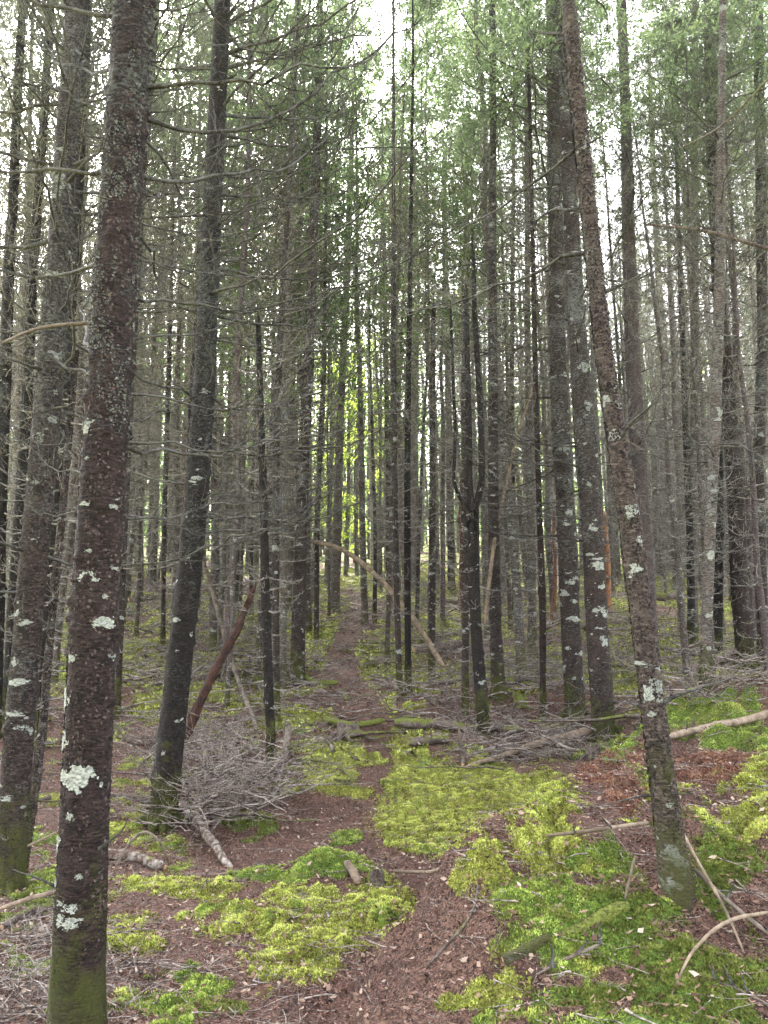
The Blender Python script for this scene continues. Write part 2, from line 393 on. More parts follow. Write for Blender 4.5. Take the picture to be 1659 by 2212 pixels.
class MB:
    def __init__(s): s.V = []; s.Q = []; s.T = []; s.n = 0; s.A = []
    def add(s, V, q=None, t=None, a=None):
        s.V.append(np.asarray(V, float))
        if q is not None and len(q): s.Q.append(np.asarray(q)+s.n)
        if t is not None and len(t): s.T.append(np.asarray(t)+s.n)
        s.A.append(np.zeros(len(V)) if a is None else np.broadcast_to(a, (len(V),)))
        s.n += len(V); return s
    def mesh(s, name, mat, smooth=True):
        return mesh(name, np.concatenate(s.V), np.concatenate(s.Q) if s.Q else None, np.concatenate(s.T) if s.T else None, mat, smooth, {'var': np.concatenate(s.A)})

def curves(base, az, e0, e1, L, N, rg, wob=.10, pw=1.3):
    """curved branches: base (B,3); azimuth, start and end elevation, length"""
    B = len(base); s = np.linspace(0, 1, N-1)[None]
    e = e0[:, None]+(e1-e0)[:, None]*s**pw+rg.normal(0, wob, (B, N-1))
    a = az[:, None]+np.cumsum(rg.normal(0, wob*.8, (B, N-1)), 1)
    st = (L/(N-1))[:, None]
    D = np.stack([np.cos(a)*np.cos(e)*st, np.sin(a)*np.cos(e)*st, np.sin(e)*st], -1)
    P = np.concatenate([base[:, None], base[:, None]+np.cumsum(D, 1)], 1)
    return P, a, e
def twigs_on(P, a, e, L, T, rg, lo=.2, hi=.97, lf=(.18, .42), N=5, side=(.6, 1.15), up=.25):
    B, NP, _ = P.shape
    s = lo+(hi-lo)*(np.arange(T)[None]+rg.random((B, T)))/T
    fi = s*(NP-1); i = np.clip(fi.astype(int), 0, NP-2); f = (fi-i)[..., None]
    bi = np.arange(B)[:, None]
    base = P[bi, i]*(1-f)+P[bi, i+1]*f
    sg = np.where((np.arange(T)[None]+rg.integers(0, 2, (B, 1))) % 2, 1, -1)
    az = a[bi, i]+sg*rg.uniform(side[0], side[1], (B, T))
    el = e[bi, i]+rg.normal(up*.4, .28, (B, T))
    ln = L[:, None]*rg.uniform(lf[0], lf[1], (B, T))*(1.25-s*.9)
    return curves(base.reshape(-1, 3), az.ravel(), el.ravel(), el.ravel()+rg.uniform(0, .9, B*T), ln.ravel(), N, rg, .13)+(ln.ravel(),)
WOB = [.11]
def bare_branches(mb, base, az, e0, e1, L, R0, rg, N=9, T=7, T2=2, k=5, k2=3, tw=.0026, pw=1.3):
    P, a, e = curves(base, az, e0, e1, L, N, rg, WOB[0], pw)
    t = np.linspace(0, 1, N)[None]
    Rr = R0[:, None]*(1-t*.80); Rr[:, 0] *= 1.5
    mb.add(*tube(P, Rr, k)[:2])
    if T:
        P2, a2, e2, l2 = twigs_on(P, a, e, L, T, rg)
        R2 = np.maximum(.3*np.repeat(R0, T), tw)[:, None]*np.linspace(1, .45, 5)[None]
        mb.add(*tube(P2, R2, k2)[:2])
        if T2:
            P3, a3, e3, l3 = twigs_on(P2, a2, e2, l2, T2, rg, .3, .9, (.3, .6), 4)
            R3 = np.full(len(P3), tw*.8)[:, None]*np.linspace(1, .5, 4)[None]
            mb.add(*tube(P3, R3, 3)[:2])
    return P
def sprays(mb, P, rg, n, ln, wd, spread=.02, droop=0., var=(0, 1)):
    """needle sprays / leaves: n small rhombic faces on each path of P"""
    B, N, _ = P.shape
    s = rg.uniform(.12, 1.0, (B, n))*(N-1); i = np.clip(s.astype(int), 0, N-2); f = (s-i)[..., None]; bi = np.arange(B)[:, None]
    c = (P[bi, i]*(1-f)+P[bi, i+1]*f).reshape(-1, 3)
    t = (P[bi, i+1]-P[bi, i]).reshape(-1, 3); t /= np.linalg.norm(t, axis=1, keepdims=True)+1e-9
    K = len(c); c = c+rg.normal(0, spread, (K, 3))
    d = t+rg.normal(0, .75, (K, 3)); d[:, 2] -= droop; d /= np.linalg.norm(d, axis=1, keepdims=True)
    u = np.cross(d, rg.normal(0, 1, (K, 3))+np.array([0, 0, 1.5])); u /= np.linalg.norm(u, axis=1, keepdims=True)+1e-9
    l = ln*rg.uniform(.6, 1.3, (K, 1)); w_ = wd*rg.uniform(.6, 1.3, (K, 1))
    V = np.stack([c, c+d*l*.45+u*w_*.5, c+d*l, c+d*l*.5-u*w_*.5], 1).reshape(-1, 3)
    q = np.arange(K*4).reshape(-1, 4)
    blk = np.repeat(rg.random(B), n)
    v = np.clip(var[0]+(var[1]-var[0])*(.45*rg.random(K)+.55*blk), 0, 1)
    mb.add(V, q, None, np.repeat(v, 4))

# ------------------------------------------------------------------ ground sheet
def axis(n, a, b, c):
    u = np.linspace(-1, 1, n); v = a*np.sinh(b*u)/np.sinh(b)
    return v+c
gx = axis(720, 400, 8.3, 0.2); gy = axis(760, 400, 8.2, 4.6)
GX, GY = np.meshgrid(gx, gy, indexing='xy')
X, Y = GX.ravel(), GY.ravel()
zb = H0(X, Y); zz = zones(X, Y, zb)
Z = Hfull(X, Y, zz, zb)
ny, nx = GX.shape
ii, jj = np.meshgrid(np.arange(ny-1), np.arange(nx-1), indexing='ij'); v0 = (ii*nx+jj).ravel()
me = mesh('ground', np.stack([X, Y, Z], 1), np.stack([v0, v0+1, v0+nx+1, v0+nx], 1), None, M['ground'], True,
          {'moss': zz[0], 'tone': zz[1], 'path': zz[2], 'red': zz[3]})
tag(link('ground', me), kind='structure')

def scatter(n, y0, y1, extra=.6, pw=1.0):
    """random ground points in the wedge before the camera, denser near by"""
    y = y0+(y1-y0)*rng.random(n)**pw
    x = (rng.random(n)*2-1)*(y*.52+extra)
    return x, y
def tufts(x, y, mat, size, ht, name, label, blades=3, var=None, group=None):
    z = Hfull(x, y); K = len(x)
    vr = np.clip(.22+.7*np.abs(vn(x*13, y*13, 0, 37))+.35*fbm(x*6, y*6, 0, 51, 2)+rng.normal(0, .20, K), 0, 1)  # paler on clump crests, darker in the gaps: relief shading put into the colour
    mb = MB()
    for b in range(blades):
        a = rng.random(K)*6.283; tl = rng.uniform(.3, 1.3, K)
        d = np.stack([np.cos(a)*np.sin(tl), np.sin(a)*np.sin(tl), np.cos(tl)], 1)
        u = np.stack([-np.sin(a), np.cos(a), rng.normal(0, .3, K)], 1)
        h = (ht*rng.uniform(.5, 1.3, K))[:, None]; w_ = (size*rng.uniform(.5, 1.2, K))[:, None]
        c = np.stack([x, y, z-.004], 1)
        V = np.stack([c, c+d*h*.55+u*w_*.5, c+d*h, c+d*h*.55-u*w_*.5], 1).reshape(-1, 3)
        mb.add(V, np.arange(K*4).reshape(-1, 4), None, np.repeat(np.clip(vr+rng.normal(0, .1, K), 0, 1), 4))
    return tag(link(name, mb.mesh(name, mat, False)), label, 'moss', None, 'stuff')
def pick(n, y0, y1, pw):
    x, y = scatter(n, y0, y1, .6, pw); z = zones(x, y); return x, y, z
xa, ya, za = pick(900000, 3.0, 9.5, 1.0)
r_ = rng.random(len(xa))
for t, (mn, mk, lb) in enumerate((('feather_moss', 'moss0', 'yellow-green feather moss in soft sheets beside the path'),
                               ('cushion_moss', 'moss1', 'bright green cushion moss on the bank and around tree feet'),
                               ('olive_moss', 'moss2', 'dark olive moss between the sticks on the right bank'))):
    m = (za[0] > .08+.80*r_) & (np.round(za[1]) == t) & (za[3] < .5)
    sz = (.0078, .0070, .0080)[t]
    tufts(xa[m], ya[m], M[mk], sz, sz*2.1, mn, lb, 2)
m = za[3] > .35+1.1*r_
tufts(xa[m], ya[m], M['moss3'], .009, .018, 'red_moss', 'rust red moss and dead fronds on top of the right bank')
xb, yb, zb2 = pick(240000, 9.0, 34, .8)
m = zb2[0] > .35+.4*rng.random(len(xb))
tufts(xb[m], yb[m], M['moss0'], .030, .045, 'distant_moss', 'pale yellow-green moss carpet among the farther trunks', 3)
# fallen needles and leaves
def litter(x, y, mat, l, w_, curl, name, label, cat, lift=.004):
    z = Hfull(x, y)+lift+rng.random(len(x))*.008; K = len(x)
    a = rng.random(K)*6.283; tl = rng.normal(0, .28, K)
    d = np.stack([np.cos(a)*np.cos(tl), np.sin(a)*np.cos(tl), np.sin(tl)], 1)
    u = np.stack([-np.sin(a), np.cos(a), rng.normal(0, .4, K)], 1)
    up = np.array([0, 0, 1.])
    L = (l*rng.uniform(.5, 1.4, K))[:, None]; Wd = (w_*rng.uniform(.5, 1.4, K))[:, None]; cu = (curl*rng.uniform(-.3, 1.2, K))[:, None]
    c = np.stack([x, y, z], 1)
    V = np.stack([c-d*L*.5+up*cu*L, c+u*Wd*.55-d*L*.06+up*cu*L*.6, c+d*L*.5+up*cu*L*.8, c-u*Wd*.5+d*L*.08+up*cu*L*.5, c+d*L*.03], 1).reshape(-1, 3)
    b = np.arange(K)[:, None]*5
    t = np.concatenate([b+[[0, 4, 1]], b+[[1, 4, 2]], b+[[2, 4, 3]], b+[[3, 4, 0]]])
    mb = MB(); mb.add(V, None, t, np.repeat(rng.random(K)**1.7, 5))
    return tag(link(name, mb.mesh(name, mat, False)), label, cat, None, 'stuff')
x, y = scatter(130000, 3.0, 11, .6); z = zones(x, y); m = (z[0] < .5) | (rng.random(len(x)) < .22)
litter(x[m], y[m], M['needles_fallen'], .024, .0045, .1, 'fallen_needles', 'reddish brown fallen needles and bark crumbs on the trail', 'needles')
x, y = scatter(26000, 3.0, 12, .6); z = zones(x, y); m = (z[0] < .5) | (rng.random(len(x)) < .30)
litter(x[m], y[m], M['litter'], .034, .017, .35, 'leaf_litter', 'curled brown dead leaves strewn over the trail', 'leaves', .014)
x, y = scatter(30000, 10, 34, .6); z = zones(x, y); m = (z[0] < .5)
litter(x[m], y[m], M['litter'], .07, .03, .2, 'distant_litter', 'brown litter on the trail farther up the slope', 'leaves', .006)
# small fallen twigs
def twig_field(x, y, L, R0, e, lift, name, label, mat, T=2, e1=0.3, clump=0):
    K = len(x); az = rng.random(K)*6.283
    if clump:
        nc = max(K//clump, 1); ci = rng.integers(0, nc, K); hx, hy = x[:nc][ci], y[:nc][ci]
        x = hx+.45*(x-hx)*.35+rng.normal(0, .10, K); y = hy+.45*(y-hy)*.35+rng.normal(0, .10, K); az = (rng.random(nc)*6.283)[ci]+rng.normal(0, .55, K)
    if clump:
        kp = zones(x, y)[2] < .25; x, y, az = x[kp], y[kp], az[kp]; K = len(x)
    base = np.stack([x, y, Hfull(x, y)+rng.random(K)*lift], 1)
    mb = MB()
    bare_branches(mb, base, az, rng.normal(e, .12, K), rng.normal(e1*.3, e1, K)*.7, L*rng.uniform(.3, 1.4, K), R0*np.exp(rng.normal(-.15, .45, K)), rng, 7, T, 0, 4, 3, R0*.45)
    return tag(link(name, mb.mesh(name, mat)), label, 'twigs', None, 'stuff')
x, y = scatter(8500, 3.0, 12, .8); z = zones(x, y); m = rng.random(len(x)) < np.where(z[0] > .5, .55, np.where(z[2] > .5, .45, 1))
twig_field(x[m], y[m], .22, .0022, .0, .02, 'fallen_twigs', 'thin grey twigs scattered over litter near the trail', M['brush'], 1, .1)
def in_px(n, x0, x1, y0, y1, sig=.0):
    out = []
    for _ in range(n):
        px, py = random.uniform(x0, x1), random.uniform(y0, y1)
        out.append(ground_px(px, py)[:2])
    a = np.array(out); return a[:, 0], a[:, 1]
def blob_px(n, cx, cy_, rx, ry):
    out = []
    while len(out) < n:
        a, r = random.random()*6.283, math.sqrt(random.random())
        out.append(ground_px(cx+rx*r*math.cos(a), cy_+ry*r*math.sin(a))[:2])
    a = np.array(out); return a[:, 0], a[:, 1]
x, y = blob_px(560, 465, 1715, 190, 135)
twig_field(x, y, .85, .0062, .20, .34, 'brush_pile', 'tangled pile of bare grey dead branches around the dark mossy-footed tree', M['brush'], 3, .75, 9)
x, y = blob_px(230, 1120, 1605, 200, 55)
twig_field(x, y, .8, .006, .12, .16, 'brush_heap', 'low heap of brown dead twigs in front of the twin trunks', M['brush'], 3, .5, 9)
x, y = blob_px(230, 1530, 1480, 150, 60)
twig_field(x, y, .7, .005, .15, .22, 'branch_tangle', 'tangle of broken branches behind the green moss ridge', M['brush'], 4, .5)
x, y = blob_px(300, 110, 2110, 190, 140)
twig_field(x, y, .4, .0032, .05, .05, 'stick_litter', 'flat criss-crossed sticks beside the foot of the big front trunk', M['brush'], 2, .15)
x, y = scatter(4200, 8.6, 30, .9); z = zones(x, y); m = z[2] < .3
twig_field(x[m], y[m], 1.1, .009, .12, .22, 'understory_brush', 'grey dead branches lying between the farther trunks', M['brush'], 3, .45, 7)

x, y = blob_px(150, 420, 1420, 260, 90)
twig_field(x, y, .9, .007, .12, .25, 'broken_boughs', 'grey broken boughs heaped in the stand left of the path', M['brush'], 4, .5, 8)
x, y = blob_px(150, 1080, 1450, 260, 60)
twig_field(x, y, .9, .007, .12, .25, 'broken_boughs', 'grey broken boughs lying between trunks right of the path', M['brush'], 4, .5, 8)
x, y = scatter(260, 7.5, 24, 1.0); z = zones(x, y); m = (z[2] < .25) & (np.abs(x) > .2)
twig_field(x[m], y[m], 1.5, .020, .03, .10, 'windfall', 'thicker fallen boughs half sunk in the moss between trunks', M['log'], 2, .08)
# ------------------------------------------------------------------ trees
def resample(P, Rr, dz):
    d = np.concatenate([[0], np.cumsum(np.linalg.norm(np.diff(P, axis=0), axis=1))]); n = max(int(d[-1]/dz), 4)
    s = np.linspace(0, d[-1], n+1)
    # smooth interpolation
    Q = np.stack([np.interp(s, d, P[:, i]) for i in range(3)], 1); q = np.interp(s, d, Rr)
    k = max(int(.35/dz), 1)
    if k > 1:
        ker = np.ones(2*k+1)/(2*k+1)
        for i in range(3):
            e = np.concatenate([2*Q[0, i]-Q[k:0:-1, i], Q[:, i], 2*Q[-1, i]-Q[-2:-k-2:-1, i]]); Q[:, i] = np.convolve(e, ker, 'valid')
        e = np.concatenate([np.full(k, q[0]), q, np.full(k, q[-1])]); q = np.convolve(e, ker, 'valid')
    return Q, q, s
def trunk_mesh(name, P, Rr, dz, k, mat, flare=.7, rough=.05, seed=0, broken=False, knots=None):
    Q, q, s = resample(P, Rr, dz)
    a = np.arange(k)*2*math.pi/k
    h = s[:, None]; A = a[None]
    ph = seed*1.7
    lob = .5+.5*np.cos(3*A+ph)*.6+.25*np.cos(5*A+ph*2)
    rr = q[:, None]*(1+flare*np.exp(-h/.17)*(.45+.75*lob)+rough*fbm(np.cos(A)*2+seed, np.sin(A)*2, h*5, 5, 3)+rough*.7*fbm(np.cos(A)*5+seed, np.sin(A)*5, h*24, 9, 2))
    if knots is not None:
        for kh, ka in knots:
            da = np.abs((A-ka+math.pi) % (2*math.pi)-math.pi)
            rr = rr+q[:, None]*.22*np.exp(-(da*q[:, None]/.022)**2-((h-kh)/.022)**2)
    if broken:
        top = s[-1]; jag = .25*vn(np.cos(A)*3+seed, np.sin(A)*3, 0, 8)+.1*vn(np.cos(A)*9+seed, np.sin(A)*9, 0, 8)
        rr = np.where(h > top-.28+jag, rr*.12, rr)
    V, qd, tr = tube(Q[None], rr[None], k, cap=broken)
    return mesh(name, V, qd, tr, mat), Q, q, s
def px_path(way, extend=14.0):
    b = ground_px(way[0][0], way[0][1])
    Yb = b[1]; P = [b-np.array([0, 0, .12])]; Rr = [way[0][2]/2*(Yb*cp+(b[2]-EYE)*sp)/FPX*.82]
    for px, py, w_ in way[1:]:
        p = at_y(px, py, Yb); P.append(p); Rr.append(w_/2*(p[1]*cp+(p[2]-EYE)*sp)/FPX)
    return np.array(P), np.array(Rr), b
# shared single branches for the near trees
BR = []
for i in range(28):
    mb = MB(); rg = np.random.default_rng(100+i); WOB[0] = .17
    L = np.array([rg.uniform(1.0, 1.7)])
    bare_branches(mb, np.zeros((1, 3)), np.zeros(1), np.array([rg.uniform(-.15, .15)]), np.array([rg.uniform(.55, 1.15)]), L, np.array([.0078]), rg, 14, int(rg.integers(10, 17)), 3, 6, 3, .0024, 1.5)
    BR.append(mb.mesh('branch', M['twig_near']))
WOB[0] = .11
ST = []
for i in range(6):
    mb = MB(); rg = np.random.default_rng(200+i)
    bare_branches(mb, np.zeros((1, 3)), np.zeros(1), np.array([rg.uniform(-.3, .4)]), np.array([rg.uniform(.2, .9)]), np.array([.09 if i < 4 else .3]), np.array([.009]), rg, 6, 0, 0, 6)
    ST.append(mb.mesh('branch_stub', M['twig_near']))
# living crowns (shared): origin at the crown's foot
def crown_mesh(name, Ht, Lmax, mat, seed, dens=1.0, ln=.085, wd=.03, droop=.25, nsp=7, whorl=.36, top=True):
    rg = np.random.default_rng(seed); mb = MB()
    zs = np.arange(.1, Ht, whorl)
    B = []; 
    for z_ in zs:
        nb = rg.integers(4, 7)
        for j in range(nb):
            f = 1-z_/Ht if top else 1
            B.append((z_+rg.uniform(-.12, .12), rg.random()*6.283, Lmax*(f**.75)*rg.uniform(.55, 1.15)+.12))
    B = np.array(B); n = len(B)
    base = np.stack([np.cos(B[:, 1])*.03, np.sin(B[:, 1])*.03, B[:, 0]], 1)
    e0 = rg.uniform(-.15, .45, n)
    P, a, e = curves(base, B[:, 1], e0, e0+rg.uniform(-.1, .4, n)-droop, B[:, 2], 8, rg, .08)
    P2, a2, e2, l2 = twigs_on(P, a, e, B[:, 2], int(9*dens), rg, .18, .98, (.25, .45), 4, (.6, 1.0), -.3)
    P3, a3, e3, l3 = twigs_on(P2, a2, e2, l2, 3, rg, .25, .95, (.3, .6), 4, (.5, 1.0), -.3)
    sprays(mb, P, rg, 10, ln, wd, .01, .1); sprays(mb, P2, rg, nsp, ln, wd, .012, .15); sprays(mb, P3, rg, max(nsp-3, 2), ln, wd, .012, .15)
    return mb.mesh(name, mat, False), (P, P2)
CR = [crown_mesh('crown', 7.5, 1.7, M['needle'], 300+i, 1.0, .085, .026, .25, 6)[0] for i in range(4)]
CRD = [crown_mesh('crown', 7.0, 1.5, M['needle_dark'], 320+i, .9, .075, .018, .2, 7)[0] for i in range(3)]

def branch_table(z0, z1, rg, step=.33, nb=(3, 6)):
    out = []; z_ = z0
    while z_ < z1:
        n = rg.integers(nb[0], nb[1]); a0 = rg.random()*6.283
        for j in range(n): out.append((z_+rg.uniform(-.05, .05), a0+j*6.283/n+rg.normal(0, .3)))
        z_ += step*rg.uniform(.7, 1.3)
    return np.array(out)
def bare_crown(Q, q, s, z0, z1, Lf, seed, step=.33, nb=(3, 6), T=6, T2=1, R0=.0075, tw=.0028):
    rg = np.random.default_rng(seed); tb = branch_table(z0, min(z1, s[-1]-.1), rg, step, nb)
    if len(tb) == 0: return None
    n = len(tb); c = np.stack([np.interp(tb[:, 0], s, Q[:, i]) for i in range(3)], 1); r = np.interp(tb[:, 0], s, q)
    base = c+np.stack([np.cos(tb[:, 1])*r*.8, np.sin(tb[:, 1])*r*.8, np.zeros(n)], 1)
    hf = np.clip((tb[:, 0]-1.0)/3.0, 0, 1)
    L = Lf*(.25+.85*hf)*rg.uniform(.35, 1.25, n)
    e0 = np.clip(-.30+.085*(tb[:, 0]-1), -.35, .45)+rg.normal(0, .16, n)
    mb = MB(); bare_branches(mb, base, tb[:, 1], e0, e0+rg.uniform(.5, 1.2, n), L, R0*rg.uniform(.7, 1.3, n), rg, 8, T, T2, 4, 3, tw, 1.5)
    return mb
def add_lichen(parent, Q, q, s, seed, z0, z1, n, size=.014, mat='lichen_grey', name='lichen_tufts', pw=1.0, out=(.1, 1.2), thr=0.0, hor=False):
    rg = np.random.default_rng(seed); K = n
    h = z0+(z1-z0)*rg.random(K*3)**pw; a = rg.random(K*3)*6.283
    keep = fbm(np.cos(a)*1.5, np.sin(a)*1.5, h*3, seed, 3) > thr
    h, a = h[keep][:K], a[keep][:K]; K = len(h)
    c = np.stack([np.interp(h, s, Q[:, i]) for i in range(3)], 1); r = np.interp(h, s, q)
    nrm = np.stack([np.cos(a), np.sin(a), np.zeros(K)], 1); tz = np.array([0, 0, 1.]); tt = np.stack([-np.sin(a), np.cos(a), np.zeros(K)], 1)
    c = c+nrm*(r*.985)[:, None]
    th = rg.normal(0, .35, K) if hor else rg.random(K)*6.283; d = np.cos(th)[:, None]*tt+np.sin(th)[:, None]*tz+nrm*rg.uniform(out[0], out[1], K)[:, None]
    u = np.cross(d, nrm)+rg.normal(0, .2, (K, 3)); L = (size*rg.uniform(.4, 1.5, K))[:, None]
    V = np.stack([c, c+d*L*.6+u*L*.5, c+d*L*1.1, c+d*L*.5-u*L*.5], 1).reshape(-1, 3)
    mb = MB(); mb.add(V, np.arange(K*4).reshape(-1, 4), None, np.repeat(rg.random(K)*(.7 if mat == 'lichen_grey' else 1), 4))
    o = link(name, mb.mesh(name, M[mat], False), parent)
    o['kind'] = 'stuff'
M['lichen_grey'] = leafm('grey_lichen', [(.06, .062, .055), (.12, .125, .112), (.22, .23, .205)], 0)
M['moss_bark'] = leafm('trunk_moss', [(.02, .02, .008), (.055, .057, .016), (.12, .125, .035)], .1)
M['bark_scale'] = leafm('bark_scale', [(.007, .005, .005), (.028, .018, .017), (.10, .075, .07)], 0)
def lichen_patch(parent, Q, q, s, h, ang, wd, ht, seed):
    """thin pale crust following the bark: centre height h, facing angle ang, size in metres"""
    rg = np.random.default_rng(seed); r0 = float(np.interp(h, s, q))
    n = 64; uu, vv = np.meshgrid(np.linspace(-1, 1, n), np.linspace(-1, 1, n), indexing='ij')
    U, Vv = uu.ravel(), vv.ravel()
    a = ang+U*wd*.6/r0; hh = h+Vv*ht*.6
    inside = .92-np.sqrt((U/.83)**2+(Vv/.83)**2)+.22*vn(U*26, Vv*11, 3, seed)+.75*fbm(U*2.2+seed, Vv*2.2, 0, seed, 3)+.34*fbm(U*9, Vv*5+seed, 0, seed, 3)
    cx = np.stack([np.interp(hh, s, Q[:, i]) for i in range(3)], 1); r = np.interp(hh, s, q)
    rr = r*1.0+.0035+.0025*vn(U*9, Vv*9, seed)+r*.05*np.maximum(fbm(np.cos(a)*2, np.sin(a)*2, hh*5, 5, 3), 0)
    V = cx+np.stack([np.cos(a)*rr, np.sin(a)*rr, np.zeros_like(a)], 1)
    i, j = np.meshgrid(np.arange(n-1), np.arange(n-1), indexing='ij'); v0 = (i*n+j).ravel()
    q4 = np.stack([v0, v0+n, v0+n+1, v0+1], 1); keep = inside[q4].mean(1) > 0.12
    if keep.sum() < 4: return
    me = mesh('lichen_patch', V, q4[keep], None, M['lichen'], True, {'var': np.clip(.55+.9*fbm(U*10, Vv*10, seed, 0, 3), 0, 1)})
    link('lichen_patch', me, parent)

TREES = []     # (px at mid height, Y, root, short name)
def major(way, name, label, short, mat='bark', indiv=0, bz=(1.2, 7.5), Lf=1.15, broken=False, crown=0, cat='tree', flakes=0, flare=.7, group='tree trunks along the trail',
          patches=(), T=6, R0=.0078, stubs=10, bias=None, step=.24, rough=.05, lowL=1.0, bare_top=0):
    P, Rr, b = px_path(way); Yb = b[1]
    if not broken:      # carry the trunk on above the frame
        v = P[-1]-P[-2]; v /= np.linalg.norm(v); L = max(13.5-P[-1][2]+b[2], 2.0)
        P = np.concatenate([P, [P[-1]+v*L*.5, P[-1]+v*L*.5*.98+np.array([0, 0, L*.5])]]); Rr = np.concatenate([Rr, [Rr[-1]*.75, .012]])
    P = P-b
    seed = abs(hash_(label)) % 9973
    root = empty(name, b, label, cat, group)
    near = Yb < 7; mid = Yb < 13
    rg = np.random.default_rng(seed)
    kn = [(rg.uniform(.5, 6), rg.random()*6.283) for _ in range(60 if mid else 0)]
    # knots sit where the branches leave
    me, Q, q, s = trunk_mesh('trunk', P, Rr, .02 if near else (.035 if mid else .09), 56 if near else (28 if mid else 14), M[mat], flare, rough, seed, broken, kn)
    link('trunk', me, root)
    top = s[-1]
    if indiv:
        tb = branch_table(bz[0], min(bz[1], top-.2), rg, step, (2, 5))
        if len(tb) > indiv: tb = tb[np.sort(rg.permutation(len(tb))[:indiv])]
        for z_, a in tb:
            if bias is not None and rg.random() < .6: a = bias+rg.normal(0, .7)
            if Yb < 5 and math.sin(a) < -.35: a = -a
            hf = min(max((z_-.9)/2.2, 0), 1)
            c = [float(np.interp(z_, s, Q[:, i])) for i in range(3)]; r = float(np.interp(z_, s, q))*.85
            o = link('branch', BR[rg.integers(len(BR))], root, (c[0]+math.cos(a)*r, c[1]+math.sin(a)*r, c[2]))
            sc = Lf*(.3+.75*hf*lowL)*rg.uniform(.45, 1.2)
            tilt = -.25+.11*(z_-1)+rg.normal(0, .12)
            o.rotation_euler = (rg.normal(0, .3), -min(tilt, .7), a); o.scale = (sc, sc, sc)
        for _ in range(stubs):
            z_, a = rg.uniform(.5, min(5, top-.2)), rg.random()*6.283
            c = [float(np.interp(z_, s, Q[:, i])) for i in range(3)]; r = float(np.interp(z_, s, q))*.9
            o = link('branch_stub', ST[rg.integers(len(ST))], root, (c[0]+math.cos(a)*r, c[1]+math.sin(a)*r, c[2]))
            o.rotation_euler = (0, rg.normal(0, .3), a); sc = rg.uniform(.5, 1.2); o.scale = (sc, sc, sc)
        hz0 = bz[1]
    else:
        mb = bare_crown(Q, q, s, bz[0], bz[1], Lf, seed, step, (3, 6), T, 1, R0, .0030 if mid else .0042)
        if mb: link('bare_crown', mb.mesh('bare_crown', M['twig']), root)
    if crown and not broken:
        z_ = 8.0 if crown == 1 else crown
        c = [float(np.interp(z_, s, Q[:, i])) for i in range(3)]
        o = link('crown', (CR if crown != 1 else CRD)[rg.integers(3)], root, c); o.rotation_euler = (0, 0, rg.random()*6.28)
    if bare_top:
        i0 = int(len(Q)*(1-bare_top)); Qb, qb = Q[i0:-2], q[i0:-2]*1.12
        V, qd, tr = tube(Qb[None], np.clip(qb*(1+.2*fbm(np.arange(len(qb))*.4, 0, 0, seed)), .004, 1)[None], 9); link('bare_wood', mesh('bare_wood', V, qd, None, M['snag']), root)
    if 4.2 < Yb < 14 and not broken:
        r0 = float(q[min(3, len(q)-1)])
        for n__ in range(6):
            az = n__*1.047+rg.normal(0, .3); L = r0*rg.uniform(1.8, 3.2); t__ = np.linspace(0, 1, 10)
            rx = np.cos(az+.5*t__*rg.normal())*(r0*.55+L*t__); ry = np.sin(az+.4*t__)*(r0*.55+L*t__)
            rz = Hfull(b[0]+rx, b[1]+ry)-b[2]+(1-t__)**2.2*r0*1.2-.30*r0*t__
            Pr = np.stack([rx, ry, rz], 1)
            V, qd, tr = tube(Pr[None], (r0*.38*(1-.75*t__)*(1+.15*rg.normal(size=10)))[None], 9)
            link('root', mesh('root', V, qd, None, M[mat]), root)
    if flakes: add_lichen(root, Q, q, s, seed, 2.7, 6.5, int(flakes*1.7), .0085)
    if Yb < 15: add_lichen(root, Q, q, s, seed+5, -.02, .75 if near else .6, int((40000 if near else 9000)*q[2]/.14), .0045 if near else .010, 'moss_bark', 'moss_foot', 2.4, (.1, 1.3), -.25)
    if near: add_lichen(root, Q, q, s, seed+9, .0, 4.5, 16000, .011, 'bark_scale', 'bark_scales', 1.0, (.05, .35), -.3, True)
    for (px, py, w_, h_) in patches:
        p = at_y(px, py, Yb)-b; h = float(np.interp(p[2], Q[:, 2], s)); r = float(np.interp(h, s, q)); cxq = float(np.interp(h, s, Q[:, 0]))
        sc = Yb/FPX
        off = max(min((p[0]-cxq)/r, .93), -.93); ang = -math.acos(off)   # faces the camera side (-Y)
        lichen_patch(root, Q, q, s, h, ang, w_*sc/max(abs(math.sin(ang)), .35), h_*sc, int(px*7+py))
    TREES.append((float(np.mean([p_[0] for p_ in way])), Yb, root, short))
    return root, Q, q, s, b
def hash_(t):
    h = 7
    for ch in t: h = (h*131+ord(ch)) % 1000003
    return h

major([(168,2248,118),(170,2120,112),(171,2000,106),(182,1800,102),(191,1581,98),(202,1323,97),(221,1073,95),(232,873,93),(251,600,88),(265,350,84),(284,100,84),(290,0,83)],
 'fir_tree', 'thickest trunk in front, red-brown bark blotched with white lichen', 'the thick lichen-blotched front trunk', 'bark_front', indiv=60, bz=(2.4, 7.2), flakes=4800, Lf=1.25, stubs=16, crown=1, flare=.6,
 patches=[(208,1250,48,26),(235,1345,46,26),(210,1195,16,10),(152,1505,24,52),(147,1600,22,46),(188,1672,84,54),(152,1670,24,30),(171,1755,18,18),(131,1812,16,34),(175,1945,40,18),(165,1975,52,26),(198,942,32,24),(200,1097,34,12),
          (255,1100,18,12),(172,1365,22,16),(172,1420,22,20),(190,1880,14,14),(205,1000,10,8),(150,1935,16,12),(240,1290,10,10),(135,1900,10,20),(120,2045,10,20),(190,2160,26,14),(255,1230,10,9)])
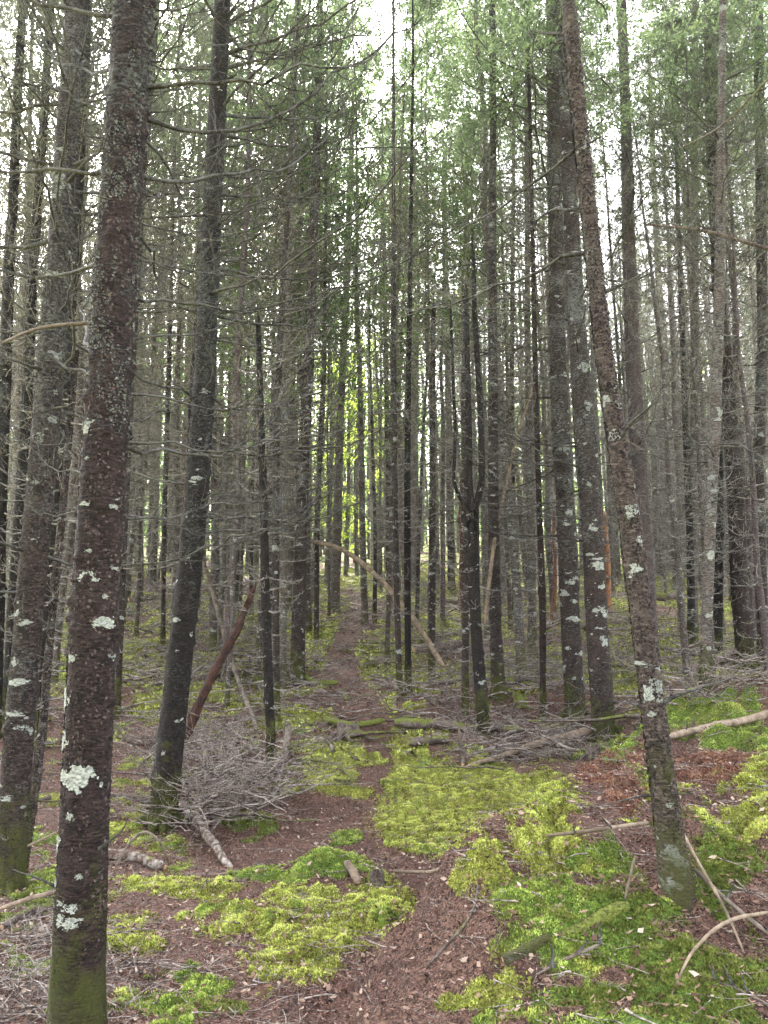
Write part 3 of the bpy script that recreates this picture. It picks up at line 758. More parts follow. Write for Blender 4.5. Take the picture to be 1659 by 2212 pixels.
major([(350,1787,62),(358,1700,60),(371,1581,57),(385,1450,55),(400,1323,54),(425,1073,50),(442,823,46),(451,600,42),(464,350,39),(476,100,36),(481,0,33)],
 'fir_tree', 'dark trunk with green mossy foot rising out of the brush pile', 'the dark mossy-footed tree', 'bark_dark', indiv=60, bz=(2.6, 9), flakes=2200, Lf=1.7, crown=1, flare=.35, bias=.35,
 patches=[(414,1207,10,8),(385,1340,20,12),(352,1480,6,6),(432,1020,8,6),(438,955,8,6),(410,1120,7,6)])
major([(22,1925,60),(28,1800,60),(41,1581,60),(63,1323,58),(85,1073,58),(108,823,54),(125,600,49),(140,350,44),(157,100,41),(160,0,37)],
 'fir_tree', 'tall grey-brown trunk leaning right at the left edge, lichen bands near its foot', 'the tall leaning trunk at the left edge', 'bark', indiv=58, bz=(1.7, 8.5), flakes=4200, Lf=1.5, crown=1, flare=.4,
 patches=[(45,1540,46,12),(50,1475,46,18),(30,1720,40,12),(70,1345,22,10),(60,1350,20,8),(44,1430,16,20)])
major([(85,1615,30),(92,1450,30),(103,1250,29),(125,1020,27),(150,700,24),(175,300,21),(190,0,19)], 'fir_tree', 'slim dark trunk with pale lichen specks between left edge tree and thick front trunk', 'the slim speckled left trunk', 'bark_dark', bz=(1.4,9), Lf=1.2, crown=1)
major([(254,1545,15),(260,1350,15),(265,1200,16),(280,850,18),(298,500,21),(320,200,22),(335,0,22)], 'fir_tree', 'narrow trunk hidden behind the thick front trunk, its mossy foot showing at the right side', 'the narrow trunk behind the front one', 'bark', bz=(1.0,9), Lf=1.2, crown=1)
major([(50,1872,15),(68,1750,17),(85,1650,17),(105,1400,16),(130,1150,15),(150,930,13),(165,760,8)], 'dead_tree', 'thin lichen-covered pole slanting between the left edge tree and thick front trunk', 'the slanting lichen pole', 'bark_pale', bz=(.8,4), Lf=.6, broken=True, cat='dead tree')
major([(-12,1600,32),(-4,1300,28),(0,1100,26),(12,800,24),(18,600,23),(30,400,20),(40,150,18),(50,0,16)], 'fir_tree', 'dark trunk half cut off by the left border of the photo', 'the trunk on the left border', 'bark_dark', bz=(1.4,9), crown=1)
major([(15,1562,30),(35,1250,29),(52,1000,26),(70,600,20),(95,250,18),(110,0,16)], 'fir_tree', 'black-looking trunk behind the tree at the left edge, spotted with grey lichen', 'the black spotted trunk', 'bark_dark', bz=(1.2,9), crown=1)
major([(590,1684,24),(580,1480,21),(573,1300,20),(570,1100,18),(562,850,14),(556,655,10)], 'dead_tree', 'dark broken-topped thin trunk standing at the right end of the brush pile', 'the broken trunk by the brush pile', 'bark_dark', bz=(.9,5.0), Lf=.7, broken=True, cat='dead tree')
major([(599,1562,15),(595,1250,16),(597,900,15),(612,600,13),(622,450,10),(630,300,8)], 'fir_tree', 'thin dark tree just behind the broken trunk by the brush pile', 'the thin dark tree', 'bark', bz=(.9,8), Lf=.8)
major([(613,1490,15),(612,1250,13),(617,823,12),(630,400,10)], 'fir_tree', 'pale thin lichen-ringed tree left of the brown path-side trunk', 'the pale thin tree', 'bark_pale', bz=(.9,8), Lf=.8)
major([(642,1475,36),(645,1340,30),(650,1150,26),(655,1000,24),(665,823,24),(675,550,21),(682,400,19),(690,100,14),(692,0,12)], 'fir_tree', 'straight brown trunk with a mossy flared foot on the left verge of the path', 'the brown path-side trunk', 'bark', indiv=55, bz=(2.2,11), Lf=1.4, crown=2 and 9.5, flare=.6)
major([(722,1322,26),(728,1150,19),(735,900,17),(745,700,15),(755,450,14),(760,300,10)], 'fir_tree', 'slim grey trunk with green mossy foot where the path narrows', 'the trunk where the path narrows', 'bark_pale', bz=(1.8,10), Lf=1.3, flare=.9)
major([(328,1272,24),(333,1100,19),(340,850,17),(350,600,14),(360,200,11)], 'fir_tree', 'mossy-footed tree in the open moss left of the dark mossy-footed tree', 'the mossy-footed distant tree', 'bark', bz=(1.5,10), flare=.9)
major([(273,1302,20),(285,1050,15),(292,823,13),(300,500,11)], 'fir_tree', 'slender tree close right of the thick front trunk in the moss', 'the slender moss tree', 'bark_pale', bz=(1.5,10), flare=.7)
major([(488,1312,14),(480,1150,14),(475,1000,13),(466,850,11),(455,700,7)], 'birch_tree', 'white-barked thin birch behind the dark mossy-footed tree', 'the white birch', 'bark_birch', bz=(3,8), Lf=.7, T=3)
major([(865,1502,15),(857,1300,13),(852,1000,12),(850,823,12),(850,500,9)], 'fir_tree', 'left one of two close thin trunks right of the path', 'the left close twin', 'bark', bz=(1.4,9), Lf=.9)
major([(882,1494,16),(880,1250,15),(880,1000,13),(884,700,11),(888,430,8)], 'fir_tree', 'right one of two close thin trunks right of the path', 'the right close twin', 'bark_dark', bz=(1.4,9), Lf=.9)
major([(932,1464,17),(934,1250,15),(934,1000,13),(935,800,12),(937,640,9)], 'dead_tree', 'thin dead broken-topped trunk between the two close thin trunks and the forked tree', 'the thin broken snag', 'bark', bz=(1.0,6), Lf=.8, broken=True, cat='dead tree')
major([(1005,1545,16),(1005,1300,17),(1004,1150,15),(1002,900,12),(1003,602,11)], 'dead_tree', 'dark broken-topped trunk touching the forked tree on its left', 'the snag beside the fork', 'bark', bz=(1.0,7), Lf=.9, broken=True, cat='dead tree')
fk = major([(1047,1592,29),(1040,1500,27),(1030,1400,25),(1022,1200,23),(1022,1085,26)], 'forked_tree', 'forked tree whose trunk splits into upright prongs at head height', 'the forked tree', 'bark_dark', bz=(.9,2.3), Lf=.9, broken=True)
root, Q_, q_, s_, b_ = fk; Yf = b_[1]
for way in ([(1024,1105,16),(1040,1070,15),(1041,1000,15),(1038,880,14),(1026,700,12),(1020,498,9)], [(1020,1105,16),(1013,1060,15),(1014,950,14),(1010,800,13),(1006,600,9)],
            [(1018,1105,9),(1000,1088,9),(985,1078,8),(978,1060,7),(984,950,8),(978,800,7),(972,640,6)]):
    P = np.array([at_y(a, b2, Yf) for a, b2, c in way])-b_; Rr = np.array([c/2*Yf/FPX for a, b2, c in way])
    me, Q2, q2, s2 = trunk_mesh('prong', P, Rr, .05, 14, M['bark_dark'], 0, .06, int(way[0][0]), True)
    pr = link('prong', me, root)
    mb = bare_crown(Q2, q2, s2, .3, 5, .9, int(way[1][0]), .4, (2, 4)); link('bare_crown', mb.mesh('bare_crown', M['twig']), pr)
major([(1078,1502,34),(1070,1350,26),(1066,1100,23),(1065,823,21),(1063,500,17),(1065,250,15),(1063,0,13)], 'fir_tree', 'straight brown trunk with flared mossy foot just right of the forked tree', 'the trunk right of the fork', 'bark', indiv=50, bz=(1.6,11), Lf=1.2, crown=9, flare=.7)
major([(1150,1422,23),(1148,1200,19),(1142,1000,15),(1140,700,12),(1138,300,10)], 'fir_tree', 'grey trunk with dark specks midway between forked tree and twin trunks', 'the speckled midway trunk', 'bark_pale', bz=(1.4,11), Lf=1.1)
major([(1172,1552,14),(1172,1300,15),(1165,1100,12),(1157,823,11),(1150,500,9)], 'fir_tree', 'thin reddish-barked trunk left of the twin trunks', 'the thin reddish trunk', 'bark_front', bz=(1.2,8), Lf=.9)
major([(1112,1345,12),(1108,1100,11),(1105,823,10),(1110,300,8)], 'fir_tree', 'very thin mossy-footed tree behind the speckled midway trunk', 'the very thin mossy tree', 'bark', bz=(1.4,10), Lf=.9)
major([(1245,1552,46),(1238,1450,43),(1232,1350,41),(1222,1100,38),(1210,900,37),(1204,700,34),(1198,400,31),(1195,100,28),(1193,0,26)], 'fir_tree', 'left twin of two thick lichen-patched trunks standing close together', 'the left twin trunk', 'bark', indiv=38, bz=(2.0,10), Lf=1.5, flakes=2500, crown=9, flare=.3, bias=3.1,
 patches=[(1225,1110,22,16),(1230,1260,26,14),(1240,1340,26,14),(1222,1400,14,12),(1252,1410,12,12),(1235,1300,24,10),(1220,1135,20,10)])
major([(1305,1602,52),(1300,1500,49),(1292,1400,47),(1280,1150,45),(1268,950,42),(1250,750,38),(1238,550,34),(1228,350,31),(1220,100,28),(1217,0,27)], 'fir_tree', 'right twin of two thick trunks, green moss wrapped round its foot', 'the right twin trunk', 'bark', indiv=38, bz=(2.2,10), Lf=1.5, flakes=2500, crown=9, flare=.55, bias=3.0,
 patches=[(1285,1225,38,22),(1290,1322,40,20),(1285,1210,30,10),(1275,1145,20,16),(1268,1052,16,6),(1270,1200,20,8),(1300,1385,18,20)])
major([(1465,1925,74),(1456,1860,66),(1445,1790,58),(1425,1650,51),(1405,1480,50),(1382,1300,46),(1365,1150,45),(1342,1000,43),(1315,850,38),(1290,650,34),(1272,450,33),(1255,300,32),(1240,150,31),(1228,0,30)], 'fir_tree', 'nearest right-hand trunk, leaning left, with mossy lichened foot on the bank', 'the leaning trunk on the bank', 'bark_lean', indiv=20, bz=(3.2,9), Lf=1.0, flakes=900, crown=9, flare=.5, stubs=22,
 patches=[(1362,1232,34,30),(1350,1115,18,18),(1395,1495,26,40),(1375,1172,16,20),(1376,1432,18,10),(1400,1540,20,14)])
major([(1412,1442,30),(1398,1250,32),(1382,1050,34),(1370,850,33),(1362,650,30),(1356,450,26),(1352,250,22),(1342,0,21)], 'fir_tree', 'smooth clean purple-brown trunk right behind the leaning trunk on the bank', 'the smooth clean trunk', 'bark_smooth', indiv=34, bz=(2.8,11), Lf=1.4, crown=9.5, flare=.3)
major([(1463,1277,22),(1452,1050,21),(1440,880,19),(1425,650,15),(1412,400,12),(1405,200,10)], 'fir_tree', 'grey tree with mossy foot in the open moss right of the smooth trunk', 'the grey tree in open moss', 'bark_pale', bz=(1.6,11), Lf=1.2, flare=.8)
major([(1520,1502,26),(1528,1300,23),(1536,1100,22),(1544,950,23),(1555,600,22),(1557,300,16),(1562,0,14)], 'fir_tree', 'whitish lichen-coated trunk with green foot on the moss ridge', 'the whitish ridge trunk', 'bark_pale', indiv=45, bz=(1.9,10), Lf=1.2, crown=9, flare=.3,
 patches=[(1532,1200,18,26),(1530,1110,16,14),(1528,1330,16,12),(1526,1400,16,12)])
major([(1500,1402,18),(1498,1150,18),(1500,823,18),(1501,500,16),(1500,100,14),(1500,0,13)], 'fir_tree', 'straight grey trunk immediately left of the whitish ridge trunk', 'the straight grey ridge neighbour', 'bark_pale', bz=(1.8,10), Lf=1.2, crown=9)
major([(1485,1412,18),(1494,1330,17),(1490,1150,15),(1480,900,13),(1470,600,11)], 'fir_tree', 'thin dark trunk bowed at its foot left of the moss ridge', 'the bowed dark trunk', 'bark_dark', bz=(1.5,9), Lf=1.0)
major([(1612,1442,40),(1605,1350,38),(1598,1280,36),(1588,1050,34),(1575,900,31),(1565,750,27),(1550,600,24),(1535,300,20),(1527,0,16)], 'fir_tree', 'thick dark red-brown trunk leaning left near the right border', 'the thick dark right-border tree', 'bark_front', indiv=50, bz=(1.9,10), Lf=1.4, flakes=900, crown=9, flare=.4)
major([(1648,1442,28),(1642,1200,26),(1638,1000,23),(1648,750,22),(1642,300,21),(1637,0,20)], 'fir_tree', 'trunk with lichen spots hugging the right border of the photo', 'the right border trunk', 'bark', indiv=22, bz=(1.9,10), Lf=1.2, crown=9)
major([(1548,1432,25),(1550,1200,24),(1553,900,18),(1550,500,14)], 'fir_tree', 'dark trunk standing in shade behind the whitish ridge trunk', 'the dark ridge trunk', 'bark_dark', bz=(1.6,10), crown=9)
major([(1312,1327,24),(1310,1200,16),(1303,1095,9)], 'dead_tree', 'short barkless orange snag behind the right twin trunk', 'the orange snag', 'snag', bz=(.6,2), Lf=.4, broken=True, cat='dead tree', T=2)
major([(396,1260,12),(400,1050,13),(403,900,15),(411,700,15),(416,588,11)], 'dead_tree', 'red-brown peeling snag with broken top behind the dark mossy-footed tree', 'the red peeling snag', 'snag_red', bz=(1.0,6), Lf=.9, broken=True, cat='dead tree')
major([(352,1412,12),(355,1100,11),(365,800,10),(372,500,8)], 'fir_tree', 'thin mossy pole of a tree left of the dark mossy-footed tree', 'the thin mossy pole', 'bark', bz=(1.2,9), Lf=.9)
major([(512,1325,15),(510,1000,13),(505,700,10)], 'fir_tree', 'thin grey tree right beside the white birch', 'the grey birch neighbour', 'bark', bz=(1.2,9), Lf=.9)
major([(683,1385,13),(686,1100,12),(700,800,10),(702,600,8)], 'fir_tree', 'thin tree just right of the brown path-side trunk', 'the thin path-side tree', 'bark', bz=(1.2,9), Lf=.9)
major([(840,1335,14),(838,1000,11),(830,600,9)], 'fir_tree', 'thin tree with mossy foot behind the foot of the arched pole', 'the thin tree behind the arched pole', 'bark', bz=(1.2,9), Lf=.9, flare=.9)
major([(975,1277,20),(972,1000,15),(965,700,12),(960,400,10)], 'fir_tree', 'mossy-footed tree between the thin broken snag and the forked tree', 'the tree left of the fork', 'bark', bz=(1.4,10), Lf=1.0, flare=.9)
major([(805,1242,11),(805,1100,11),(800,950,10),(797,800,7)], 'birch_tree', 'pinkish-white dead birch beside the path at the top of the slope', 'the pinkish birch', 'bark_birch', bz=(2,8), Lf=.5, T=2)
NM = len(TREES)

# prototypes for the rest of the stand
PROTO = []
for i in range(9):
    rg = np.random.default_rng(700+i)
    Ht = rg.uniform(13, 16); r0 = rg.uniform(.042, .082)
    zs = np.linspace(0, Ht, 12)
    P = np.stack([np.cumsum(rg.normal(0, .035, 12)), np.cumsum(rg.normal(0, .035, 12)), zs-.15], 1); P[:2, :2] = 0
    Rr = r0*(1-zs/Ht*.8)
    me, Q, q, s = trunk_mesh('trunk', P, Rr, .12, 12, M[('bark_grey', 'bark_pale', 'bark_grey', 'bark_dark', 'bark_pale', 'bark_grey', 'bark_smooth', 'bark_pale', 'bark_grey')[i]], .6, .07, i)
    mb = bare_crown(Q, q, s, 1.0, 10.5, 1.45, 800+i, .30, (3, 6), 7, 1, .009, .0045)
    mf = bare_crown(Q, q, s, 1.2, 9.5, 1.3, 850+i, .42, (2, 5), 4, 0, .009, .0055)
    PROTO.append((me, mb.mesh('bare_crown', M['twig']), (Q, q, s), mf.mesh('bare_crown', M['twig'])))
SNAGS = []
for i in range(4):
    rg = np.random.default_rng(760+i); Ht = (5.5, 8, 3.5, 9.5)[i]; zs = np.linspace(0, Ht, 9)
    P = np.stack([np.cumsum(rg.normal(0, .04, 9)), np.cumsum(rg.normal(0, .04, 9)), zs-.15], 1); P[:2, :2] = 0
    me, Q, q, s = trunk_mesh('trunk', P, .06*(1-zs/Ht*.4), .1, 12, M[('bark', 'bark_pale', 'snag_red', 'bark_dark')[i]], .5, .10, 30+i, True)
    mb = bare_crown(Q, q, s, .8, Ht-.4, .8, 870+i, .40, (2, 4), 3, 0, .008, .0045)
    SNAGS.append((me, mb.mesh('bare_crown', M['twig'])))
# world positions of the path for keeping it clear
PW = np.array([ground_px(c, yy)[:2] for yy, c, wd in PATH if yy < 1800])
pts = [(t[2].location.x, t[2].location.y) for t in TREES]
def ok(x, y, dmin):
    if len(pts):
        a = np.array(pts); 
        if np.min((a[:, 0]-x)**2+(a[:, 1]-y)**2) < dmin*dmin: return False
    if y < 27 and np.min((PW[:, 0]-x)**2+(PW[:, 1]-y)**2) < (.55+.012*y)**2: return False
    return True
def clear_path(x, y):
    if y > 27: return True
    xp = np.interp(y, PW[::-1, 1], PW[::-1, 0]); return abs(x-xp) > .42+.006*y
fill = []
tries = 0
while len(fill) < 252 and tries < 60000:
    tries += 1
    y = 10.5+ (46-10.5)*random.random()**1.2; x = random.uniform(-1, 1)*(y*.54+1.0)
    if not ok(x, y, .65+.008*y) or not clear_path(x, y): continue
    pts.append((x, y)); fill.append((x, y))
outside = []
for _ in range(4000):
    y = random.uniform(-9, 12); x = random.uniform(-9, 9)
    if abs(x) < max(y, 0)*.54+1.7 or math.hypot(x, y) < 2.2 or not ok(x, y, 1.5): continue
    pts.append((x, y)); outside.append((x, y))
    if len(outside) > 18: break
def tree_copy(x, y, i, label, group, name='fir_tree', sc=None, crown=None, crown_z=7.2, snag=None, sc2=1.0):
    root = empty(name, (x, y, gz(x, y)), label, 'tree', group)
    sc = sc or random.uniform(.62, 1.3)
    root.rotation_euler = (random.gauss(0, .022), random.gauss(0, .022), random.random()*6.283)
    if snag is not None:
        root['category'] = 'dead tree'; link('trunk', SNAGS[snag][0], root); link('bare_crown', SNAGS[snag][1], root); root.scale = (sc,)*3; return root
    link('trunk', PROTO[i][0], root); link('bare_crown', PROTO[i][3 if y > 24 else 1], root)
    if crown is not None:
        Q, q, s = PROTO[i][2]; c = [float(np.interp(crown_z, s, Q[:, j])) for j in range(3)]
        o = link('crown', crown, root, c); o.scale = (sc2,)*3; o.rotation_euler = (0, 0, random.random()*6.28)
    root.scale = (sc, sc, sc)
    return root
mpx = sorted([(t[0], t[3], t[1]) for t in TREES[:NM]])
used = {}
fill.sort(key=lambda p: p[1])
for n_, (x, y) in enumerate(fill):
    i = random.randrange(len(PROTO)); sn = random.randrange(4) if n_ % 8 == 5 else None
    z_ = gz(x, y); px, py = [float(v) for v in proj(np.array(x), np.array(y), np.array(z_+3))]
    shade = ('grey-brown', 'pale grey', 'grey-brown', 'dark', 'pale grey', 'grey-brown', 'purple-brown', 'pale grey', 'grey-brown')[i]
    if sn is not None: shade = 'broken-topped dead'
    if y < 21:
        c = min(mpx, key=lambda m_: abs(m_[0]-px)); side = 'left' if px < c[0] else 'right'
        for pat in ('slim {0} trunk just {1} of {2}', '{0} trunk farther back, {1} of {2}', 'third {0} trunk back, {1} of {2}', 'farthest {0} trunk seen {1} of {2}'):
            label = pat.format(shade, side, c[1])
            if label not in used: break
        used[label] = 1
        group = f'slim {shade} trunks in the middle distance {side} of {c[1]}'
    else:
        zone = 'left of the path' if px < 742 else 'right of the path'
        dist = 'halfway up the slope' if y < 34 else 'at the far top of the slope'
        label = f'slender {shade} trunk {dist}, {zone}'
        group = f'slender {shade} trunks {dist} {zone}'
    cr = None
    if random.random() < .8: cr = CRD[random.randrange(3)] if (px > 1050 or px < 420 or random.random() < .3) else CR[random.randrange(4)]
    tree_copy(x, y, i, label, group, name='fir_tree' if sn is None else 'dead_tree', snag=sn, crown=cr, crown_z=random.uniform(7.2, 9.2))
for (x, y) in outside:
    tree_copy(x, y, random.randrange(len(PROTO)), 'bare-stemmed fir standing outside the view beside the camera', 'firs outside the view', sc=random.uniform(1.0, 1.3), crown=CRD[random.randrange(3)], crown_z=7.5)

# green leafy firs over the middle of the picture
LIVE = [crown_mesh('crown', 10, 2.2, M['needle'], 400+i, 1.0, .10, .028, .45, 7, .40, True)[0] for i in range(3)]
for k_, (px, Y, cz, s2, lb) in enumerate(((590, 15, 5.6, 1.0, 'living fir with blue-green needles above the broken trunk by the brush pile'), (790, 17, 7.6, 1.0, 'living fir with blue-green needles high above the path'),
   (925, 14.5, 5.2, 1.0, 'living fir with drooping green boughs right of the path near the top'), (1010, 19, 6.8, 1.1, 'living fir with dense green crown over the forked tree'), (680, 22, 8.5, 1.2, 'living fir with dense crown above the brown path-side trunk'),
   (835, 13.5, 7.2, .9, 'living fir with green boughs hanging over the path at the very top'), (950, 17, 9.3, 1.0, 'living fir whose crown fills the top right of the path gap'), (290, 17, 8.4, 1.0, 'living fir with green needles behind the top of the thick front trunk'), (1180, 19, 9.0, 1.1, 'living fir with needles between the twin trunks and the forked tree'), (1090, 16, 8.0, 1.0, 'living fir with dull green needles above the trunk right of the fork'), (400, 16, 8.8, 1.0, 'living fir with green needles at the top between the two big left trunks'),
   (860, 25, 8.0, 1.25, 'living fir farther up the slope behind the two close thin trunks'), (480, 21, 7.6, 1.1, 'living green fir behind the top of the dark mossy-footed tree'))):
    p = at_y(px, 900, Y)
    o = tree_copy(p[0], Y, k_ % 9, lb, 'living green firs', sc=1.0, crown=LIVE[k_ % 3], crown_z=cz+.9, sc2=s2*.95)
# bright broadleaf saplings behind
def broadleaf(px, Y, h0, h1, rad, n, mat, name, label, seed, leaf=.13):
    rg = np.random.default_rng(seed); p = at_y(px, 900, Y); x = p[0]; zg = gz(x, Y)
    root = empty(name, (x, Y, zg), label, 'tree', 'bright broadleaf trees among the firs')
    P = np.stack([np.cumsum(rg.normal(0, .06, 8)), np.cumsum(rg.normal(0, .06, 8)), np.linspace(-.1, h1*.9, 8)], 1)
    me, Q, q, s = trunk_mesh('trunk', P, np.linspace(.05, .012, 8), .2, 8, M['bark'], .4, .05, seed); link('trunk', me, root)
    B = 46; zz_ = rg.uniform(h0*.7, h1, B); base = np.stack([np.interp(zz_, Q[:, 2], Q[:, 0]), np.interp(zz_, Q[:, 2], Q[:, 1]), zz_], 1)
    az = rg.random(B)*6.283; L = rad*rg.uniform(.4, 1.1, B); e0 = rg.uniform(-.1, .6, B)
    mb = MB(); Pm, a, e = curves(base, az, e0, e0+rg.uniform(-.2, .4, B), L, 7, rg); 
    P2, a2, e2, l2 = twigs_on(Pm, a, e, L, 7, rg, .25, 1, (.3, .6), 4)
    lm = MB(); lm.add(*tube(Pm, np.full((B, 7), .006), 4)[:2]); lm.add(*tube(P2, np.full((len(P2), 4), .003), 3)[:2])
    link('limbs', lm.mesh('limbs', M['twig']), root)
    sprays(mb, P2, rg, max(int(n/len(P2)), 2), leaf, leaf*.75, .10)
    link('crown', mb.mesh('crown', mat, False), root)
broadleaf(735, 30, 1.5, 9, 1.5, 4200, M['leaf'], 'maple_tree', 'bright yellow-green leafy sapling glowing above the path end', 1)
broadleaf(790, 33, 2, 11, 1.8, 4200, M['leaf'], 'maple_tree', 'yellow-green sapling behind, right of the path end', 2)
broadleaf(700, 38, 2, 12, 2.0, 3600, M['leaf'], 'maple_tree', 'tall yellow-green sapling left of the path end', 3)
broadleaf(520, 27, 3, 11, 1.9, 3200, M['leaf_green'], 'maple_tree', 'leafy green tree between the dark mossy-footed tree and brown path-side trunk', 4)
broadleaf(560, 18, 7, 13, 1.8, 3600, M['leaf_green'], 'maple_tree', 'broad-leaved green crown high above the broken trunk by the brush pile', 5, .10)
broadleaf(640, 20, 9, 15, 2.0, 3600, M['leaf_green'], 'maple_tree', 'broad-leaved green crown at the top beside the brown path-side trunk', 6, .10)
broadleaf(610, 15.5, 6.5, 12, 1.9, 4200, M['leaf_green'], 'maple_tree', 'fresh light green leaves above and left of the brown path-side trunk', 15, .08)
broadleaf(900, 16.5, 6.5, 11, 1.6, 3200, M['leaf_green'], 'maple_tree', 'fresh green leaves above the two close thin trunks', 16, .08)
broadleaf(440, 19, 6, 13, 1.9, 3200, M['leaf_green'], 'maple_tree', 'fresh green leaves right behind the middle of the dark mossy-footed tree', 17, .09)
broadleaf(810, 17, 5.8, 10, 1.6, 2800, M['leaf_green'], 'maple_tree', 'hanging light green leaves over the middle of the path', 7, .09)
broadleaf(1190, 34, 3, 12, 2.0, 3000, M['leaf'], 'maple_tree', 'yellow-green leaves glinting behind the left twin trunk', 8)
broadleaf(300, 34, 1, 9, 2.2, 3600, M['leaf_green'], 'maple_tree', 'soft green leaves behind the thick front trunk', 9)
broadleaf(1080, 42, 1, 8, 2.4, 3200, M['leaf_green'], 'maple_tree', 'soft green leaves deep behind the trunk right of the fork', 10)

# the wood beyond
mb = MB(); tb = MB()
K = 1300; yy = 23+82*rng.random(K)**1.1; xx = rng.uniform(-1, 1, K)*(yy*.62)
kk = np.array([clear_path(a_, b_) for a_, b_ in zip(xx, yy)]); xx, yy = xx[kk], yy[kk]; K = len(xx)
zg = H0(xx, yy); hh = rng.uniform(9, 17, K)
Pt = np.stack([np.stack([xx+rng.normal(0, .2, K)*t, yy, zg-.3+hh*t], 1) for t in (0, .35, .7, 1.0)], 1)
tb.add(*tube(Pt, np.outer(rng.uniform(.04, .13, K), (1, .8, .5, .1)), 6)[:2])
NB_ = 13000; bi = rng.integers(0, K, NB_); bh = rng.uniform(1, 11, NB_)
bare_branches(tb, np.stack([xx[bi], yy[bi], zg[bi]+bh], 1), rng.random(NB_)*6.283, rng.normal(0, .3, NB_), rng.normal(.5, .3, NB_), rng.uniform(.4, 1.5, NB_), np.full(NB_, .011), rng, 5, 2, 0, 3, 3, .007)
tag(link('distant_trunks', tb.mesh('distant_trunks', M['bark_pale'])), 'hazy mass of thin trunks beyond the top of the slope', 'woods', None, 'stuff')
K = 170000; yy = rng.uniform(46, 105, K); xx = rng.uniform(-1, 1, K)*(yy*.62); zg = H0(xx, yy)
h = rng.uniform(.2, 17, K); keep = (fbm(xx*.25, yy*.12, h*.3, 71, 3) > -.32+.028*h)
xx, yy, zg, h = xx[keep], yy[keep], zg[keep], h[keep]; K = len(xx)
c = np.stack([xx, yy, zg+h], 1); d = rng.normal(0, 1, (K, 3)); d /= np.linalg.norm(d, axis=1, keepdims=True); u = np.cross(d, rng.normal(0, 1, (K, 3))); u /= np.linalg.norm(u, axis=1, keepdims=True)
sz = rng.uniform(.18, .45, K)[:, None]
mb.add(np.stack([c-d*sz*.5, c+u*sz*.35, c+d*sz*.5, c-u*sz*.35], 1).reshape(-1, 3), np.arange(K*4).reshape(-1, 4), None, np.repeat(np.clip(.5+.5*fbm(xx*.1, yy*.1, h*.3, 72, 2)+rng.normal(0, .2, K), 0, 1), 4))
tag(link('distant_foliage', mb.mesh('distant_foliage', M['leaf_green'], False)), 'pale green leaves of the far-off wood', 'foliage', None, 'stuff')

# ------------------------------------------------------------------ logs, poles, sticks, stumps
def pole(pts_, name, label, cat, mat, cap='cut', twigs=0, group=None, k=14, stub=0, rough=.22):
    """pts: (px, py, lift above ground in m, width px) or (px, py, ('y', Y), width)"""
    P = []; Rr = []
    for px, py, l, w_ in pts_:
        if isinstance(l, tuple): p = at_y(px, py, l[1])
        else:
            # the stick is seen at (px,py): find the ground point whose lifted copy shows there
            p = ground_px(px, py)
            if l: 
                lo = ground_px(px, py+l*FPX/max(p[1], 1)); p = lo+np.array([0, 0, l])
                p = at_y(px, py, lo[1])
            p = p+np.array([0, 0, w_/2*p[1]/FPX*.7])
        P.append(p); Rr.append(w_/2*p[1]/FPX)
    P = np.array(P); Rr = np.array(Rr); L = np.linalg.norm(P[-1]-P[0])
    n = max(int(L/.04), 10)
    dd = np.concatenate([[0], np.cumsum(np.linalg.norm(np.diff(P, axis=0), axis=1))]); s = np.linspace(0, dd[-1], n)
    if len(P) > 2:
        Q = np.stack([np.interp(s, dd, P[:, i]) for i in range(3)], 1)
        kk = max(n//(len(P)*2), 1); ker = np.ones(2*kk+1)/(2*kk+1)
        for i in range(3):
            e = np.concatenate([2*Q[0, i]-Q[kk:0:-1, i], Q[:, i], 2*Q[-1, i]-Q[-2:-kk-2:-1, i]]); Q[:, i] = np.convolve(e, ker, 'valid')
    else: Q = np.stack([np.interp(s, dd, P[:, i]) for i in range(3)], 1)
    sd_ = hash_(label) % 997
    Q = Q+.35*np.mean(Rr)*np.stack([fbm(s*2, sd_+.5, 1, 1), fbm(s*2, sd_+.5, 2, 2), fbm(s*2, sd_+.5, 3, 3)], 1)*2
    r = np.interp(s, dd, Rr)
    b = Q[0].copy(); Q = Q-b
    a = np.arange(k)*6.2832/k
    rr = r[:, None]*(1+rough*fbm(np.cos(a)[None]*2+sd_, np.sin(a)[None]*2, s[:, None]*9, 4, 3)+rough*.8*fbm(np.cos(a)[None]*5, np.sin(a)[None]*5+sd_, s[:, None]*30, 4, 2))
    rr[0] *= .75; rr[-1] *= .6
    V, qd, tr = tube(Q[None], rr[None], k, cap=True)
    me = mesh(name, V, qd, tr, M[mat])
    if cap:
        me.materials.append(M['cut']); nf = len(qd); idx = np.zeros(len(me.polygons), np.int32); idx[nf:] = 1; me.polygons.foreach_set('material_index', idx)
    if twigs or stub:
        root = empty(name, b, label, cat, group); link('stem', me, root)
        mb_ = None; rg = np.random.default_rng(sd_)
        for _ in range(twigs+stub):
            f = rg.uniform(.15, .97); c = [float(np.interp(f*dd[-1], s, Q[:, i])) for i in range(3)]
            o = link('branch', BR[rg.integers(len(BR))] if _ < twigs else ST[rg.integers(4)], root, c)
            o.rotation_euler = (rg.normal(0, .5), rg.normal(-.5, .5), rg.random()*6.283); sc = rg.uniform(.2, .5) if _ < twigs else rg.uniform(.5, 1.2); o.scale = (sc,)*3
    else:
        root = link(name, me); root.location = b; tag(root, label, cat, group)
    return root
ya_ = 12.5
